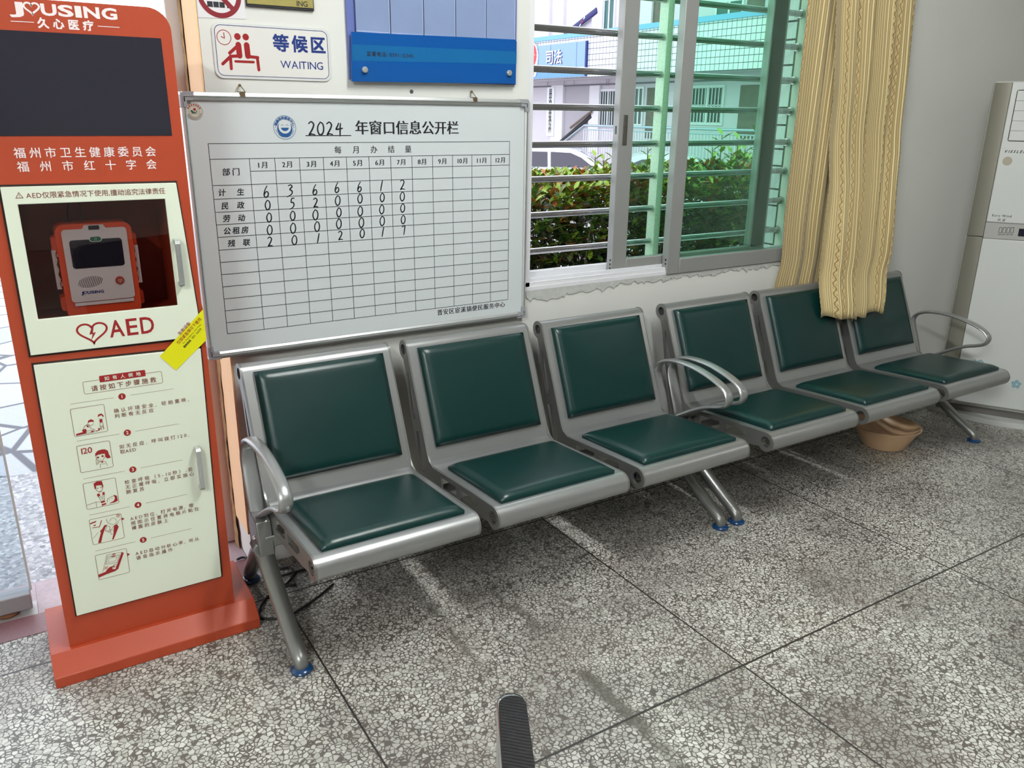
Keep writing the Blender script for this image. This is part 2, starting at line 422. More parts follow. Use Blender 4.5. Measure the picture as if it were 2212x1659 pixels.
# ================================================================== SETTING
def terrazzo():
    m = bpy.data.materials.new('terrazzo'); m.use_nodes = True
    nt = m.node_tree; N = nt.nodes; L = nt.links; b = N['Principled BSDF']
    geo = N.new('ShaderNodeNewGeometry')
    def math_(op, a, c=None, d=None):
        n = N.new('ShaderNodeMath'); n.operation = op
        for i, x in enumerate((a, c, d)):
            if x is None: continue
            if isinstance(x, (int, float)): n.inputs[i].default_value = x
            else: L.new(x, n.inputs[i])
        return n.outputs[0]
    def noise(scale, detail=3, vec=None):
        n = N.new('ShaderNodeTexNoise'); n.inputs['Scale'].default_value = scale; n.inputs['Detail'].default_value = detail
        L.new(vec or geo.outputs['Position'], n.inputs['Vector']); return n
    def mix(f, a, c):
        n = N.new('ShaderNodeMixRGB')
        for i, x in enumerate((f, a, c)):
            if isinstance(x, (int, float)): n.inputs[i].default_value = x
            elif isinstance(x, tuple): n.inputs[i].default_value = x
            else: L.new(x, n.inputs[i])
        return n.outputs[0]
    def ramp(x, a, c, lo=0.0, hi=1.0):
        n = N.new('ShaderNodeMapRange'); n.inputs[1].default_value = a; n.inputs[2].default_value = c; n.inputs[3].default_value = lo; n.inputs[4].default_value = hi
        L.new(x, n.inputs[0]); return n.outputs[0]
    # warped coordinates give irregular chips
    nw = noise(60, 2); vm = N.new('ShaderNodeVectorMath'); vm.operation = 'MULTIPLY_ADD'
    L.new(nw.outputs['Color'], vm.inputs[0]); vm.inputs[1].default_value = (0.009, 0.009, 0); L.new(geo.outputs['Position'], vm.inputs[2])
    v1 = N.new('ShaderNodeTexVoronoi'); v1.feature = 'DISTANCE_TO_EDGE'; v1.inputs['Scale'].default_value = 80
    v2 = N.new('ShaderNodeTexVoronoi'); v2.feature = 'F1'; v2.inputs['Scale'].default_value = 80
    L.new(vm.outputs[0], v1.inputs['Vector']); L.new(vm.outputs[0], v2.inputs['Vector'])
    sp = N.new('ShaderNodeSeparateColor'); L.new(v2.outputs['Color'], sp.inputs[0])
    thr = math_('MULTIPLY_ADD', sp.outputs[0], 0.12, 0.03)
    chip = ramp(math_('SUBTRACT', v1.outputs['Distance'], thr), -0.02, 0.03)
    chipcol = mix(sp.outputs[1], rgb(219, 218, 210), rgb(180, 178, 170))
    cemcol = mix(noise(9).outputs['Fac'], rgb(78, 72, 68), rgb(112, 106, 100))
    col = mix(chip, cemcol, chipcol)
    # worn-in dirt: broad cloudy mottling and rust-coloured patches
    dirt = ramp(noise(2.3, 6).outputs['Fac'], 0.42, 0.70)
    col = mix(math_('MULTIPLY', dirt, 0.6), col, rgb(80, 73, 68))
    rust = ramp(noise(3.7, 4).outputs['Color'], 0.5, 0.75)
    col = mix(math_('MULTIPLY', rust, 0.22), col, rgb(120, 92, 78))
    xyz = N.new('ShaderNodeSeparateXYZ'); L.new(geo.outputs['Position'], xyz.inputs[0])
    # brass-coloured division strips every metre
    def seam(x, off, w):
        f = math_('FRACT', math_('ADD', x, 1000.5-off)); return ramp(math_('ABSOLUTE', math_('SUBTRACT', f, 0.5)), w, w*1.6, 1.0, 0.0)
    sm = math_('MAXIMUM', seam(xyz.outputs[0], 0.5647, 0.0022), seam(xyz.outputs[1], 0.7826, 0.0026))
    # two dried dribbles running out from under the bench
    nz = noise(14, 5).outputs['Fac']
    def trail(x0, w, y0, y1, lo):
        d = math_('ABSOLUTE', math_('SUBTRACT', math_('MULTIPLY_ADD', nz, 0.03, xyz.outputs[0]), x0+0.015))
        a = ramp(d, w*0.6, w*1.25, 1.0, 0.0)
        a = math_('MULTIPLY', a, ramp(xyz.outputs[1], y1-0.1, y1+0.1)); a = math_('MULTIPLY', a, ramp(xyz.outputs[1], y0-0.1, y0+0.1, 1.0, 0.0))
        return math_('MULTIPLY', a, ramp(noise(5.5, 3).outputs['Fac'], lo, lo+0.12))
    tr = math_('MAXIMUM', trail(1.163, 0.022, -0.45, -1.62, 0.42), trail(0.932, 0.016, -0.45, -1.3, 0.5))
    col = mix(math_('MULTIPLY', tr, 0.82), col, rgb(88, 84, 76))
    col = mix(sm, col, rgb(48, 44, 42))
    L.new(col, b.inputs['Base Color'])
    L.new(ramp(dirt, 0, 1, 0.34, 0.52), b.inputs['Roughness']); b.inputs['Specular IOR Level'].default_value = 0.5
    return m
M['terrazzo'] = terrazzo()

def stone(name, scale, c1, c2, cg, edge, yard=False):
    m = bpy.data.materials.new(name); m.use_nodes = True
    nt = m.node_tree; N = nt.nodes; L = nt.links; b = N['Principled BSDF']; b.inputs['Roughness'].default_value = 0.7
    geo = N.new('ShaderNodeNewGeometry')
    v = N.new('ShaderNodeTexVoronoi'); v.feature = 'DISTANCE_TO_EDGE'; v.inputs['Scale'].default_value = scale
    v2 = N.new('ShaderNodeTexVoronoi'); v2.inputs['Scale'].default_value = scale
    no = N.new('ShaderNodeTexNoise'); no.inputs['Scale'].default_value = 90
    for n in (v, v2, no): L.new(geo.outputs['Position'], n.inputs['Vector'])
    mx = N.new('ShaderNodeMixRGB'); mx.inputs[1].default_value = c1; mx.inputs[2].default_value = c2; L.new(v2.outputs['Color'], mx.inputs[0])
    mn = N.new('ShaderNodeMixRGB'); mn.blend_type = 'MULTIPLY'; mn.inputs[0].default_value = 0.35; L.new(mx.outputs[0], mn.inputs[1]); L.new(no.outputs['Color'], mn.inputs[2])
    mr = N.new('ShaderNodeMapRange'); mr.inputs[1].default_value = edge*0.6; mr.inputs[2].default_value = edge; L.new(v.outputs['Distance'], mr.inputs[0])
    m2 = N.new('ShaderNodeMixRGB'); m2.inputs[1].default_value = cg; L.new(mr.outputs[0], m2.inputs[0]); L.new(mn.outputs[0], m2.inputs[2])
    L.new(m2.outputs[0], b.inputs['Base Color'])
    return m
M['crazy'] = stone('crazy_paving', 2.6, rgb(200, 204, 212), rgb(176, 180, 190), rgb(96, 96, 104), 0.035)
M['granite'] = stone('speckled_granite', 70, rgb(220, 220, 224), rgb(120, 122, 130), rgb(150, 150, 156), 0.05)

XL, XR, YF, ZC = -3.6, 7.6, -8.2, 3.05
DX0, DX1, DZ = -1.5, 0.537, 2.45                    # doorway
WX0, WX1, WZ0, WZ1 = 1.605, 3.10, 0.832, 2.45       # window opening
WT = 0.26                                           # wall thickness
struct(box('floor', (XL, YF, -0.1), (XR, 0.0, 0), M['terrazzo']))
struct(box('ceiling', (XL-0.2, YF-0.2, ZC), (XR+0.2, WT, ZC+0.1), M['ceil']))
b = MB(); F = frame_of((1, 0, 0), (0, 0, 1), (0, -1, 0))
b.prism([(XL-0.2, -0.4), (DX0, -0.4), (DX0, DZ), (DX1, DZ), (DX1, -0.4), (XR+0.2, -0.4), (XR+0.2, ZC), (XL-0.2, ZC)],
        [rect(WX0, WZ0, WX1, WZ1)], -WT, 0, F)
struct(b.build('wall_back', M['wall'], smooth=False))
struct(box('wall_left', (XL-0.2, YF-0.2, -0.1), (XL, 0, ZC), M['wall']))
struct(box('wall_right', (XR, YF-0.2, -0.1), (XR+0.2, 0, ZC), M['wall']))
struct(box('wall_front', (XL, YF-0.2, -0.1), (XR, YF, ZC), M['wall']))

# rough broken plaster lip under the window
b = MB(); random.seed(3)
n = 150; pts = []
for i in range(n+1):
    x = 1.61+(3.05-1.61)*i/n
    pts.append((x, 0.818-0.004*math.sin(i*0.21)-random.random()*0.010-0.020*max(0, 1-abs(i-14)/26)-0.004*math.sin(i*0.9)-(0.006 if random.random() < .12 else 0)))
b.prism([(1.605, 0.832)]+pts+[(3.06, 0.832)], [], 0, 0.004, FY(0))
o = struct(b.build('trim_1', mat('grey_patched_plaster', rgb(184, 186, 182), 0.9, var=0.2, vscale=40, bump=0.6, bscale=70), smooth=False))

# doorway lining: peach painted reveal, broken plaster, white frame post
struct(box('trim_2', (DX1-0.006, 0.002, 0.12), (DX1-0.0005, 0.165, DZ-0.005), M['peach']))
b = MB(); random.seed(5)
zz = [0.0+i*0.03 for i in range(82)]
vs = []; fs = []
for i, z in enumerate(zz):
    w = 0.012*math.sin(z*5)+random.random()*0.012
    vs += [(DX1-0.007-random.random()*0.003, 0.150+w-(0.1*max(0, 0.16-z)), z), (DX1-0.010-random.random()*0.004, 0.178+w*0.5, z), (DX1-0.008, 0.206, z)]
for i in range(len(zz)-1):
    for k in (0, 1): fs.append((3*i+k, 3*i+k+1, 3*i+k+4, 3*i+k+3))
b.add(vs, fs); struct(b.build('trim_3', M['bareplaster'], smooth=False))
struct(box('trim_4', (DX1-0.045, 0.205, 0.0), (DX1-0.002, 0.25, DZ-0.002), M['whiteframe'], bevel=0.003))
# threshold: reddish granite, steel track
struct(box('trim_5', (DX0, -0.055, -0.02), (DX1-0.002, 0.055, 0.0015), M['purplestone']))
struct(box('trim_6', (DX0, 0.055, -0.06), (-0.092, 0.135, 0.001), mat('worn_track', rgb(176, 174, 172), 0.5, metal=0.4, var=0.15, vscale=30)))
b = MB(); b.box((DX0, 0.135, -0.06), (-0.092, WT, -0.002)); b.box((-0.0915, 0.055, -0.06), (DX1-0.002, WT, -0.0015))
struct(b.build('trim_7', mat('pale_pink_granite', rgb(168, 150, 156), 0.45, var=0.2, vscale=60), smooth=False))
struct(box('trim_8', (DX0-1.5, WT, -0.8), (WX0-0.5, 1.25, -0.012), M['granite']))
struct(box('trim_9', (DX0-4, 1.25, -0.8), (WX0-0.5, 9.0, -0.015), M['crazy']))
struct(box('ground', (-14, 0.26, -0.95), (40, 60, -0.80), M['asphalt']))
struct(box('trim_12', (WX0-0.5, WT, -0.80), (6.2, 1.55, -0.25), M['bareplaster']))

# glass door leaf, slid open to the left
g = thing('glass_door', 'frameless glass door leaf with grey metal bottom rail left of orange cabinet', 'door', (-0.6, 0.1, 0.0))
box('bottom_rail', (-1.15, 0.075, 0.012), (-0.103, 0.13, 0.062), M['plastic'], g, 0.003)
box('glass_pane', (-1.15, 0.097, 0.06), (-0.103, 0.109, 2.25), glass('clear_door_glass', (0.9, 0.94, 0.96, 1), refl=0.05), g)
box('top_rail', (-1.15, 0.075, 2.25), (-0.103, 0.13, 2.31), M['plastic'], g, 0.003)
box('edge_strip', (-0.103, 0.098, 0.062), (-0.097, 0.108, 2.25), mat('glass_edge', rgb(196, 206, 206), 0.2), g)
b = MB(); b.lathe([(0.0, 0.0), (0.03, 0.001), (0.034, 0.008), (0.02, 0.0145)], (-0.17, 0.1, -0.001), None, 20, close=True)
b.build('roller_guide', mat('brown_roller', rgb(120, 84, 60), 0.5), g)

# ---------------------------------------------------------------- window
wn = thing('window_1', 'aluminium sliding window with two green glass sashes', 'window', (2.35, 0.05, 0.83)); wn['kind'] = 'structure'
b = MB()
b.box((WX0, -0.004, 0.832), (WX1, 0.10, 0.846)); b.box((WX0, 0.0, 0.846), (WX1, 0.008, 0.862)); b.box((WX0, 0.024, 0.846), (WX1, 0.030, 0.872)); b.box((WX0, 0.070, 0.846), (WX1, 0.10, 0.886))
b.box((WX0, -0.004, WZ1-0.03), (WX1, 0.10, WZ1)); b.box((WX0, 0.0, 0.846), (WX0+0.02, 0.10, WZ1-0.03)); b.box((WX1-0.03, -0.004, 0.846), (WX1, 0.075, WZ1-0.03))
for i in range(9): b.box((WX0+0.03+i*0.16, 0.072, 0.8862), (WX0+0.036+i*0.16, 0.09, 0.887))
b.build('window_frame', M['whiteframe'], wn, 0.0015)
M['sash'] = mat('sash_aluminium', rgb(158, 158, 156), 0.4, metal=0.35, var=0.05, vscale=8)
M['gglass'] = glass('green_glass', (0.825, 0.99, 0.905, 1), refl=0.012, dirt=0.02)
def sash(x0, x1, y0, y1, zb, sl, sr, rb):
    b = MB()
    b.box((x0, y0, zb), (x0+sl, y1, WZ1-0.02)); b.box((x1-sr, y0, zb), (x1, y1, WZ1-0.02))
    b.box((x0+sl, y0, zb), (x1-sr, y1, zb+rb)); b.box((x0+sl, y0, WZ1-0.08), (x1-sr, y1, WZ1-0.02))
    s = b.build('sash', M['sash'], wn, 0.003)
    box('glass_pane', (x0+sl-0.005, (y0+y1)/2-0.002, zb+rb-0.005), (x1-sr+0.005, (y0+y1)/2+0.002, WZ1-0.07), M['gglass'], s)
    b = MB()
    for k in range(3): b.lathe([(0.0, 0.0), (0.004, 0.0005), (0.0045, -0.001)], (x0-0.0002, (y0+y1)/2-0.006, zb+0.028+k*0.016), None, 10, ax=(-1, 0, 0))
    b.build('screw', M['acdark'], s)
    return s
s1 = sash(2.035, 2.905, 0.032, 0.068, 0.845, 0.072, 0.095, 0.062)
s2 = sash(2.292, 3.085, -0.010, 0.026, 0.832, 0.066, 0.05, 0.062)
box('stile_shade_strip', (2.818, 0.0305, 0.905), (2.893, 0.0318, WZ1-0.08), mat('painted_stile_shade', rgb(44, 50, 46), 0.6, var=0.2, vscale=20), s1)  # dark strip paints the backlit shade of this stile
b = MB(); b.box((2.055, 0.029, 1.345), (2.075, 0.0325, 1.455)); 
b.build('latch_plate', mat('worn_latch', rgb(112, 110, 104), 0.45, metal=0.8, var=0.3, vscale=60), s1, 0.001)
b = MB(); b.box((2.0345, 0.044, 1.385), (2.0352, 0.054, 1.415)); b.build('latch_slot', M['acdark'], s1)

# white tiles on the right window reveal, bare strip beside the frame
b = MB()
b.box((WX1-0.004, 0.14, 0.80), (WX1-0.0005, WT, WZ1-0.001), M['grout'])
z = 0.70; k = 0
while z < WZ1-0.03:
    hgt = 0.105 if k % 2 else 0.075
    z0, z1 = max(z+0.004, 0.834), min(z+hgt-0.004, WZ1-0.002)
    if z1 > z0+0.02:
        b.box((WX1-0.007, 0.146, z0), (WX1-0.0041, 0.232, z1), M['tile']); b.box((WX1-0.007, 0.240, z0), (WX1-0.0041, 0.259, z1), M['tile'])
    z += hgt; k += 1
struct(b.build('trim_10', None, smooth=False))
struct(box('trim_11', (WX1-0.003, 0.10, 0.834), (WX1-0.0005, 0.139, WZ1-0.001), mat('pale_green_plaster', rgb(206, 214, 200), 0.9, var=0.05)))

# security grille: bars through a square post
gr = thing('window_grille', 'stainless steel security bars outside the green glass window', 'window bars', (2.35, 0.13, 0.9))
BZ = [1.880, 1.746, 1.609, 1.480, 1.347, 1.2205, 1.0885, 0.952]
YB = 0.128
for z in BZ:
    b = MB(); b.tube([(WX0-0.002, YB, z), (WX1-0.001, YB, z)], 0.0125, None, 14)
    b.tube([(WX1-0.016, YB, z), (WX1-0.001, YB, z)], 0.017, None, 14)
    b.build('bar', M['darksteel'], gr)
px0 = at((1409, 553), 'y', 0.105).x; px1 = at((1421, 553), 'y', 0.105).x
b = MB(); b.box((px0, 0.105, 0.80), (px1, 0.155, WZ1)); b.build('post', mat('pitted_post', rgb(212, 216, 200), 0.4, metal=0.2, var=0.25, vscale=120), gr, 0.002)

# ================================================================== ROOM LAMPS (tubes on the ceiling, the left one added as fill)
M['tube'] = mat('fluorescent_tube', (0.965, 1.0, 0.985, 1), 0.5, var=0, emit=LAMP_EMISSION)
M['tubefill'] = mat('fill_fluorescent_tube', (0.965, 1.0, 0.985, 1), 0.5, var=0, emit=LAMP_EMISSION*1.75)  # stronger tubes for the added fill light on the left
M['tubedim'] = mat('dim_fluorescent_tube', (1.0, 0.99, 0.95, 1), 0.5, var=0, emit=LAMP_EMISSION*0.09)  # weak tubes for the right and back fittings
def ceiling_light(x, y, label, tm='tube'):
    t = thing('ceiling_light', label, 'ceiling light', (x, y, ZC), 'tube lights on the ceiling')
    b = MB(); b.prism([(-0.10, 0), (0.10, 0), (0.07, -0.045), (-0.07, -0.045)], [], -0.64, 0.64, frame_of((1, 0, 0), (0, 0, 1), (0, -1, 0), (x, y, ZC-0.001)))
    b.build('housing', M['tin'], t, 0.004)
    for s in (-0.045, 0.045):
        b = MB(); b.tube([(x+s, y-0.6, ZC-0.068), (x+s, y+0.6, ZC-0.068)], 0.015, None, 12); b.build('tube', M[tm], t)
        for e in (-0.61, 0.61):
            b = MB(); b.box((x+s-0.012, y+e-0.012, ZC-0.085), (x+s+0.012, y+e+0.012, ZC-0.045)); b.build('holder', M['tin'], t, 0.002)
ceiling_light(1.40, -1.55, 'twin tube ceiling light above the bench nearest the orange cabinet')
ceiling_light(5.3, -3.3, 'twin tube ceiling light towards the right wall', 'tubedim')
ceiling_light(-1.6, -3.3, 'unseen twin tube fill light added on the ceiling towards the left wall', 'tubefill')  # out of view, added as frontal fill for the orange cabinet
ceiling_light(1.40, -5.0, 'twin tube ceiling light at the back of the room', 'tubedim')

# ================================================================== WAITING BENCHES
SW = 0.470                      # width of one seat
PITCH = 0.5385
CT, RT = (-0.083, 0.703), 0.030  # back tube
CF, RF = (-0.676, 0.345), 0.035  # front tube
BN = Vector((-0.924, 0.383)); BD = Vector((-0.383, -0.924))
def shell_path():
    """outer line of the bent sheet in (y, z): back tube, back, bend, seat, front tube"""
    p = arc(CT[0], CT[1], RT, -50, 157.5, 16)
    j = Vector((-0.2720, 0.3530)); t0 = Vector(p[-1])
    L = (j-t0).length
    a = t0+BD*(L-0.012)
    ft = Vector((CF[0]+RF*math.cos(math.radians(85)), CF[1]+RF*math.sin(math.radians(85))))
    c = j+(ft-j).normalized()*0.012
    p.append(tuple(a))
    for i in range(1, 8):
        t = i/8; q = a*(1-t)**2+j*2*t*(1-t)+c*t*t; p.append(tuple(q))
    p.append(tuple(c))
    p += arc(CF[0], CF[1], RF, 85, 300, 18)
    return p
SP = shell_path()
def offset_path(p, d):
    out = []
    for i in range(len(p)):
        a = Vector(p[max(0, i-1)]); c = Vector(p[min(len(p)-1, i+1)]); t = (c-a).normalized()
        out.append(tuple(Vector(p[i])+Vector((t.y, -t.x))*d))
    return out
def FX(x): return frame_of((0, 1, 0), (0, 0, 1), (1, 0, 0), (x, 0, 0))      # plane x = const, coordinates (y, z)
PLATE = ([(CT[0]+0.0315*math.cos(math.radians(a)), CT[1]+0.0315*math.sin(math.radians(a))) for a in range(-70, 156, 12)] +
         [(-0.118, 0.690), (-0.185, 0.535), (-0.2485, 0.385), (-0.262, 0.365), (-0.29, 0.352), (-0.40, 0.361), (-0.55, 0.373)] +
         [(CF[0]+0.0355*math.cos(math.radians(a)), CF[1]+0.0355*math.sin(math.radians(a))) for a in range(84, 320, 13)] +
         [(-0.60, 0.312), (-0.54, 0.306), (-0.40, 0.286), (-0.30, 0.272), (-0.215, 0.280), (-0.190, 0.310), (-0.150, 0.430), (-0.128, 0.494), (-0.108, 0.58), (-0.096, 0.635), (-0.083, 0.668)])
HOLES = [circ(CT[0], CT[1], 0.018, 20), circ(CF[0], CF[1], 0.021, 20),
         [(-0.113, 0.632), (-0.119, 0.628), (-0.168, 0.505), (-0.165, 0.480), (-0.152, 0.478), (-0.140, 0.50), (-0.122, 0.575)],
         [(-0.172, 0.440), (-0.183, 0.445), (-0.232, 0.335), (-0.225, 0.310), (-0.205, 0.308)],
         [(-0.345, 0.342), (-0.352, 0.306), (-0.44, 0.315), (-0.455, 0.328), (-0.448, 0.349)],
         [(-0.475, 0.351), (-0.483, 0.325), (-0.478, 0.319), (-0.555, 0.326), (-0.585, 0.345), (-0.578, 0.358)]]
def cushion(u0, u1, P0, D, N, L, T):
    """padded pad: width u0..u1 along x, length L along D from P0 in (y, z), puffed along N"""
    k = 25
    def e(s): return min(1.0, (min(s, 1-s)/0.085))
    def f(s, t):
        q = (1-(1-e(s))**2.4)*(1-(1-e(t))**2.4)
        h = 0.011+T*q**0.7+0.004*math.sin(PI*s)*math.sin(PI*t)
        y, z = P0+D*(L*t)+N*h
        return Vector((u0+(u1-u0)*s, y, z))
    b = MB(); b.grid(k, k, f)
    # side walls down to the sheet
    rim = [(i/(k-1), 0) for i in range(k)]+[(1, i/(k-1)) for i in range(1, k)]+[(1-i/(k-1), 1) for i in range(1, k)]+[(0, 1-i/(k-1)) for i in range(1, k-1)]
    vs = []; n = len(rim)
    for s, t in rim:
        vs.append(f(s, t)); y, z = P0+D*(L*t)+N*0.0; vs.append(Vector((u0+(u1-u0)*(s*0.994+0.003), y, z)))
    b.add(vs, [(2*i, 2*((i+1) % n), 2*((i+1) % n)+1, 2*i+1) for i in range(n)])
    return b
def fix_normals(o):
    bm = bmesh.new(); bm.from_mesh(o.data); bmesh.ops.remove_doubles(bm, verts=bm.verts, dist=1e-5); bmesh.ops.recalc_face_normals(bm, faces=bm.faces); bm.to_mesh(o.data); bm.free()

BX0 = 0.5382
def make_bench(label):
    t = thing('waiting_bench', label, 'bench', (BX0, -0.35, 0), 'three seat waiting benches along the wall')
    for k in range(3):
        x0 = BX0+k*PITCH; x1 = x0+SW
        b = MB(); pi = offset_path(SP, -0.0028); n = len(SP)
        vs = []
        for x in (x0, x1): vs += [(x, y, z) for y, z in SP]+[(x, y, z) for y, z in pi]
        fs = []
        for i in range(n-1):
            fs += [(i, i+1, 2*n+i+1, 2*n+i), (n+i+1, n+i, 3*n+i, 3*n+i+1), (i+1, i, n+i, n+i+1), (2*n+i, 2*n+i+1, 3*n+i+1, 3*n+i)]
        fs += [(0, 2*n, 3*n, n), (n-1, 2*n-1, 4*n-1, 3*n-1)]
        b.add(vs, fs); s = b.build('seat_shell', M['steel'], t); fix_normals(s)
        for x, sg in ((x0-0.0055, 1), (x1-0.0005, 1)):
            b = MB(); b.prism(PLATE, HOLES, 0, 0.006, FX(x)); b.build('side_plate', M['castalu'], s, 0.0012, 1)
            b = MB()
            for c, r in ((CT, 0.018), (CF, 0.021)):
                b.lathe([(r, -0.001), (r, 0.0065), (r*1.2, 0.007), (r*1.25, 0.005)], (x if x < x1-0.1 else x+0.006, c[0], c[1]), None, 20, ax=(1 if x > x1-0.1 else -1, 0, 0))
        sd = (Vector((CF[0], CF[1]+RF))-Vector((-0.29, 0.3535))).normalized(); sn = Vector((sd.y, -sd.x)); sn = sn if sn.y > 0 else -sn
        b = cushion(x0+0.026, x1-0.026, Vector((-0.335, 0.3568)), sd, sn, 0.337, 0.014); o = b.build('seat_cushion', M['vinyl'], s); fix_normals(o)
        p0 = Vector((CT[0], CT[1]))+BN*RT+BD*0.005
        b = cushion(x0+0.030, x1-0.026, p0, BD, BN, 0.335, 0.014); o = b.build('back_cushion', M['vinyl'], s); fix_normals(o)
    xe = BX0+2*PITCH+SW
    b = MB(); b.box((BX0-0.03, -0.325, 0.235), (xe+0.02, -0.262, 0.272)); b.build('beam', M['castalu'], t, 0.004)
    ARM = [(-0.262, 0.295), (-0.250, 0.335), (-0.226, 0.405), (-0.199, 0.475), (-0.198, 0.515), (-0.226, 0.545), (-0.290, 0.563), (-0.380, 0.566), (-0.455, 0.556), (-0.520, 0.539), (-0.560, 0.519), (-0.576, 0.494), (-0.564, 0.468), (-0.530, 0.452), (-0.480, 0.436), (-0.420, 0.407), (-0.350, 0.365), (-0.290, 0.328), (-0.262, 0.310)]
    for x, xl in ((BX0-0.028, BX0-0.032), (xe+0.025, xe+0.012)):
        path = spline([(x, y, z) for y, z in ARM], 4)
        rr = []
        for i in range(len(path)):
            f = i/(len(path)-1); w = 0.0195
            if f < 0.22: w = 0.0195+0.006*math.sin(PI*f/0.22)
            if f > 0.85: w = 0.0195-0.007*(f-0.85)/0.15
            rr.append((w, 0.0078 if f > 0.1 else 0.009))
        b = MB(); b.tube(path, rr, None, 14, side=(1, 0, 0)); b.build('armrest', M['steel'], t, label=None)
        b = MB()
        b.prism([(-0.235, 0.335), (-0.312, 0.318), (-0.335, 0.215), (-0.245, 0.210), (-0.222, 0.27)], [], -0.022, 0.022, FX(x))
        o = b.build('bracket', M['castalu'], t, 0.004)
        b = MB(); b.lathe([(0.0, 0.004), (0.005, 0.004), (0.007, 0.0)], (x-0.022, -0.28, 0.255), None, 12, ax=(-1, 0, 0)); b.build('bolt', M['chrome'], o)
        # cast leg: two splayed arms from one saddle
        b = MB()
        fp = spline([(xl, -0.262, 0.232), (xl, -0.300, 0.214), (xl, -0.385, 0.162), (xl, -0.500, 0.092), (xl, -0.585, 0.044), (xl, -0.606, 0.028), (xl, -0.608, 0.010)], 5)
        m_ = len(fp); b.tube(fp, [(0.030-0.0115*i/(m_-1), 0.024-0.0075*i/(m_-1)) for i in range(m_)], None, 16, side=(1, 0, 0))
        rp = spline([(xl, -0.318, 0.228), (xl, -0.262, 0.208), (xl, -0.190, 0.140), (xl, -0.105, 0.052), (xl, -0.085, 0.032), (xl, -0.082, 0.010)], 5)
        m_ = len(rp); b.tube(rp, [(0.030-0.0115*i/(m_-1), 0.024-0.0075*i/(m_-1)) for i in range(m_)], None, 16, side=(1, 0, 0))
        o = b.build('leg', M['castalu'], t)
        for y in (-0.608, -0.082):
            b = MB(); b.lathe([(0.010, 0.022), (0.014, 0.014), (0.027, 0.010), (0.030, 0.006), (0.029, 0.0005)], (xl, y, 0), None, 24, close=True)
            b.build('foot_glide', M['bluefilm'], o, label='foot glide still in blue protective film')
    return t
def copy_tree(o, parent=None):
    c = o.copy(); COL.objects.link(c)
    if parent is not None: c.parent = parent
    for ch in o.children: copy_tree(ch, c)
    return c
bench = make_bench('silver bench with green vinyl pads nearest the orange cabinet')
bench2 = copy_tree(bench); bench2.location.x += 2*PITCH+0.5978
bench2['label'] = 'silver bench with green vinyl pads under the curtain by the air conditioner'

# ================================================================== ORANGE EMERGENCY CABINET
KY = -0.288                      # front face
KX0, KX1, KT = -0.0235, 0.411, 1.678
kb = thing('emergency_cabinet', 'tall orange floor cabinet holding a defibrillator behind cream doors in the doorway', 'cabinet', (0.194, -0.19, 0))
KB = -0.075                      # back of the body
# base with sloped front
b = MB()
b.prism([(-0.355, 0.0), (-0.052, 0.0), (-0.052, 0.072), (KY-0.013, 0.072), (-0.354, 0.030)], [], -0.071, 0.465, FX(0))
b.build('base', M['orange'], kb, 0.0025)
outl = [(KX0, 0.072), (KX1, 0.072)]+arc(KX1-0.05, KT-0.05, 0.05, 0, 90, 8)+arc(KX0+0.05, KT-0.05, 0.05, 90, 180, 8)
CU0, CU1, CV0, CV1 = 0.030, 0.358, 0.955, 1.256     # compartment
def outline_wall():
    b = MB(); inner = [(0.2*0+u+(0.006 if u < 0.19 else -0.006), v+(0.006 if v < 1 else -0.006)) for u, v in outl]
    b.prism(outl, [inner], -(KB), -(KY+0.004), FY(0)); return b
b = outline_wall()
b.prism(outl, [], -KB-0.004, -KB, FY(0))
b.prism(outl, [rect(CU0, CV0, CU1, CV1)], -(KY+0.004), -KY, FY(0))
# compartment lining
y0, y1 = KY+0.004, KB-0.01
b.box((CU0-0.004, y0, CV0-0.004), (CU0, y1, CV1+0.004)); b.box((CU1, y0, CV0-0.004), (CU1+0.004, y1, CV1+0.004))
b.box((CU0, y0, CV0-0.004), (CU1, y1, CV0)); b.box((CU0, y0, CV1), (CU1, y1, CV1+0.004)); b.box((CU0, y1-0.003, CV0), (CU1, y1, CV1))
body = b.build('body', M['orange'], kb, smooth=False)
# black screen
b = MB(); b.prism(rect(KX0+0.026, 1.393, 0.386, 1.612), [], -KY, -KY+0.0012, FY(0)); b.build('screen', M['screen'], kb, smooth=False)
# printed name and owner lines on the orange face
S = Sheet(FY(KY))
W = M['whiteprint']
def brand(S, u0, u1, v0, v1, m, lift=0, bold=0.035):
    """wide letters, the second one a heart outline"""
    h = (v1-v0)/0.69; w = (u1-u0)/7.0
    for i, ch in enumerate('J USING'):
        if ch == ' ': continue
        vs, _ = glyph(ch, bold); gx0 = min(x for x, y in vs); gx1 = max(x for x, y in vs)
        ww = {'J': 0.9, 'U': 1.0, 'S': 1.0, 'I': 0.42, 'N': 1.05, 'G': 1.05}[ch]*w
        uu = u0+{0: 0, 2: 1.98, 3: 3.06, 4: 4.16, 5: 4.72, 6: 5.9}[i]*w
        sx = ww/((gx1-gx0)*h); S.char(ch, uu-gx0*h*sx, v0, h, m, lift, sx, bold)
    heart(S, u0+1.42*w, (v0+v1)/2-0.001*(v1-v0), w*0.95, (v1-v0)*1.05, (v1-v0)*0.17, m, lift)
def heart_pts(cu, cv, w, h, n=40):
    out = []
    for i in range(n):
        t = 2*PI*i/n
        x = 16*math.sin(t)**3; y = 13*math.cos(t)-5*math.cos(2*t)-2*math.cos(3*t)-math.cos(4*t)
        out.append((cu+x/32*w, cv+(y+2.5)/29*h))
    return out
def heart(S, cu, cv, w, h, lw, m, lift=0): S.line(heart_pts(cu, cv, w, h), lw, m, lift, closed=True)
S.xf = lambda u, v: (u, v+0.0045*(u-0.19)/0.1)
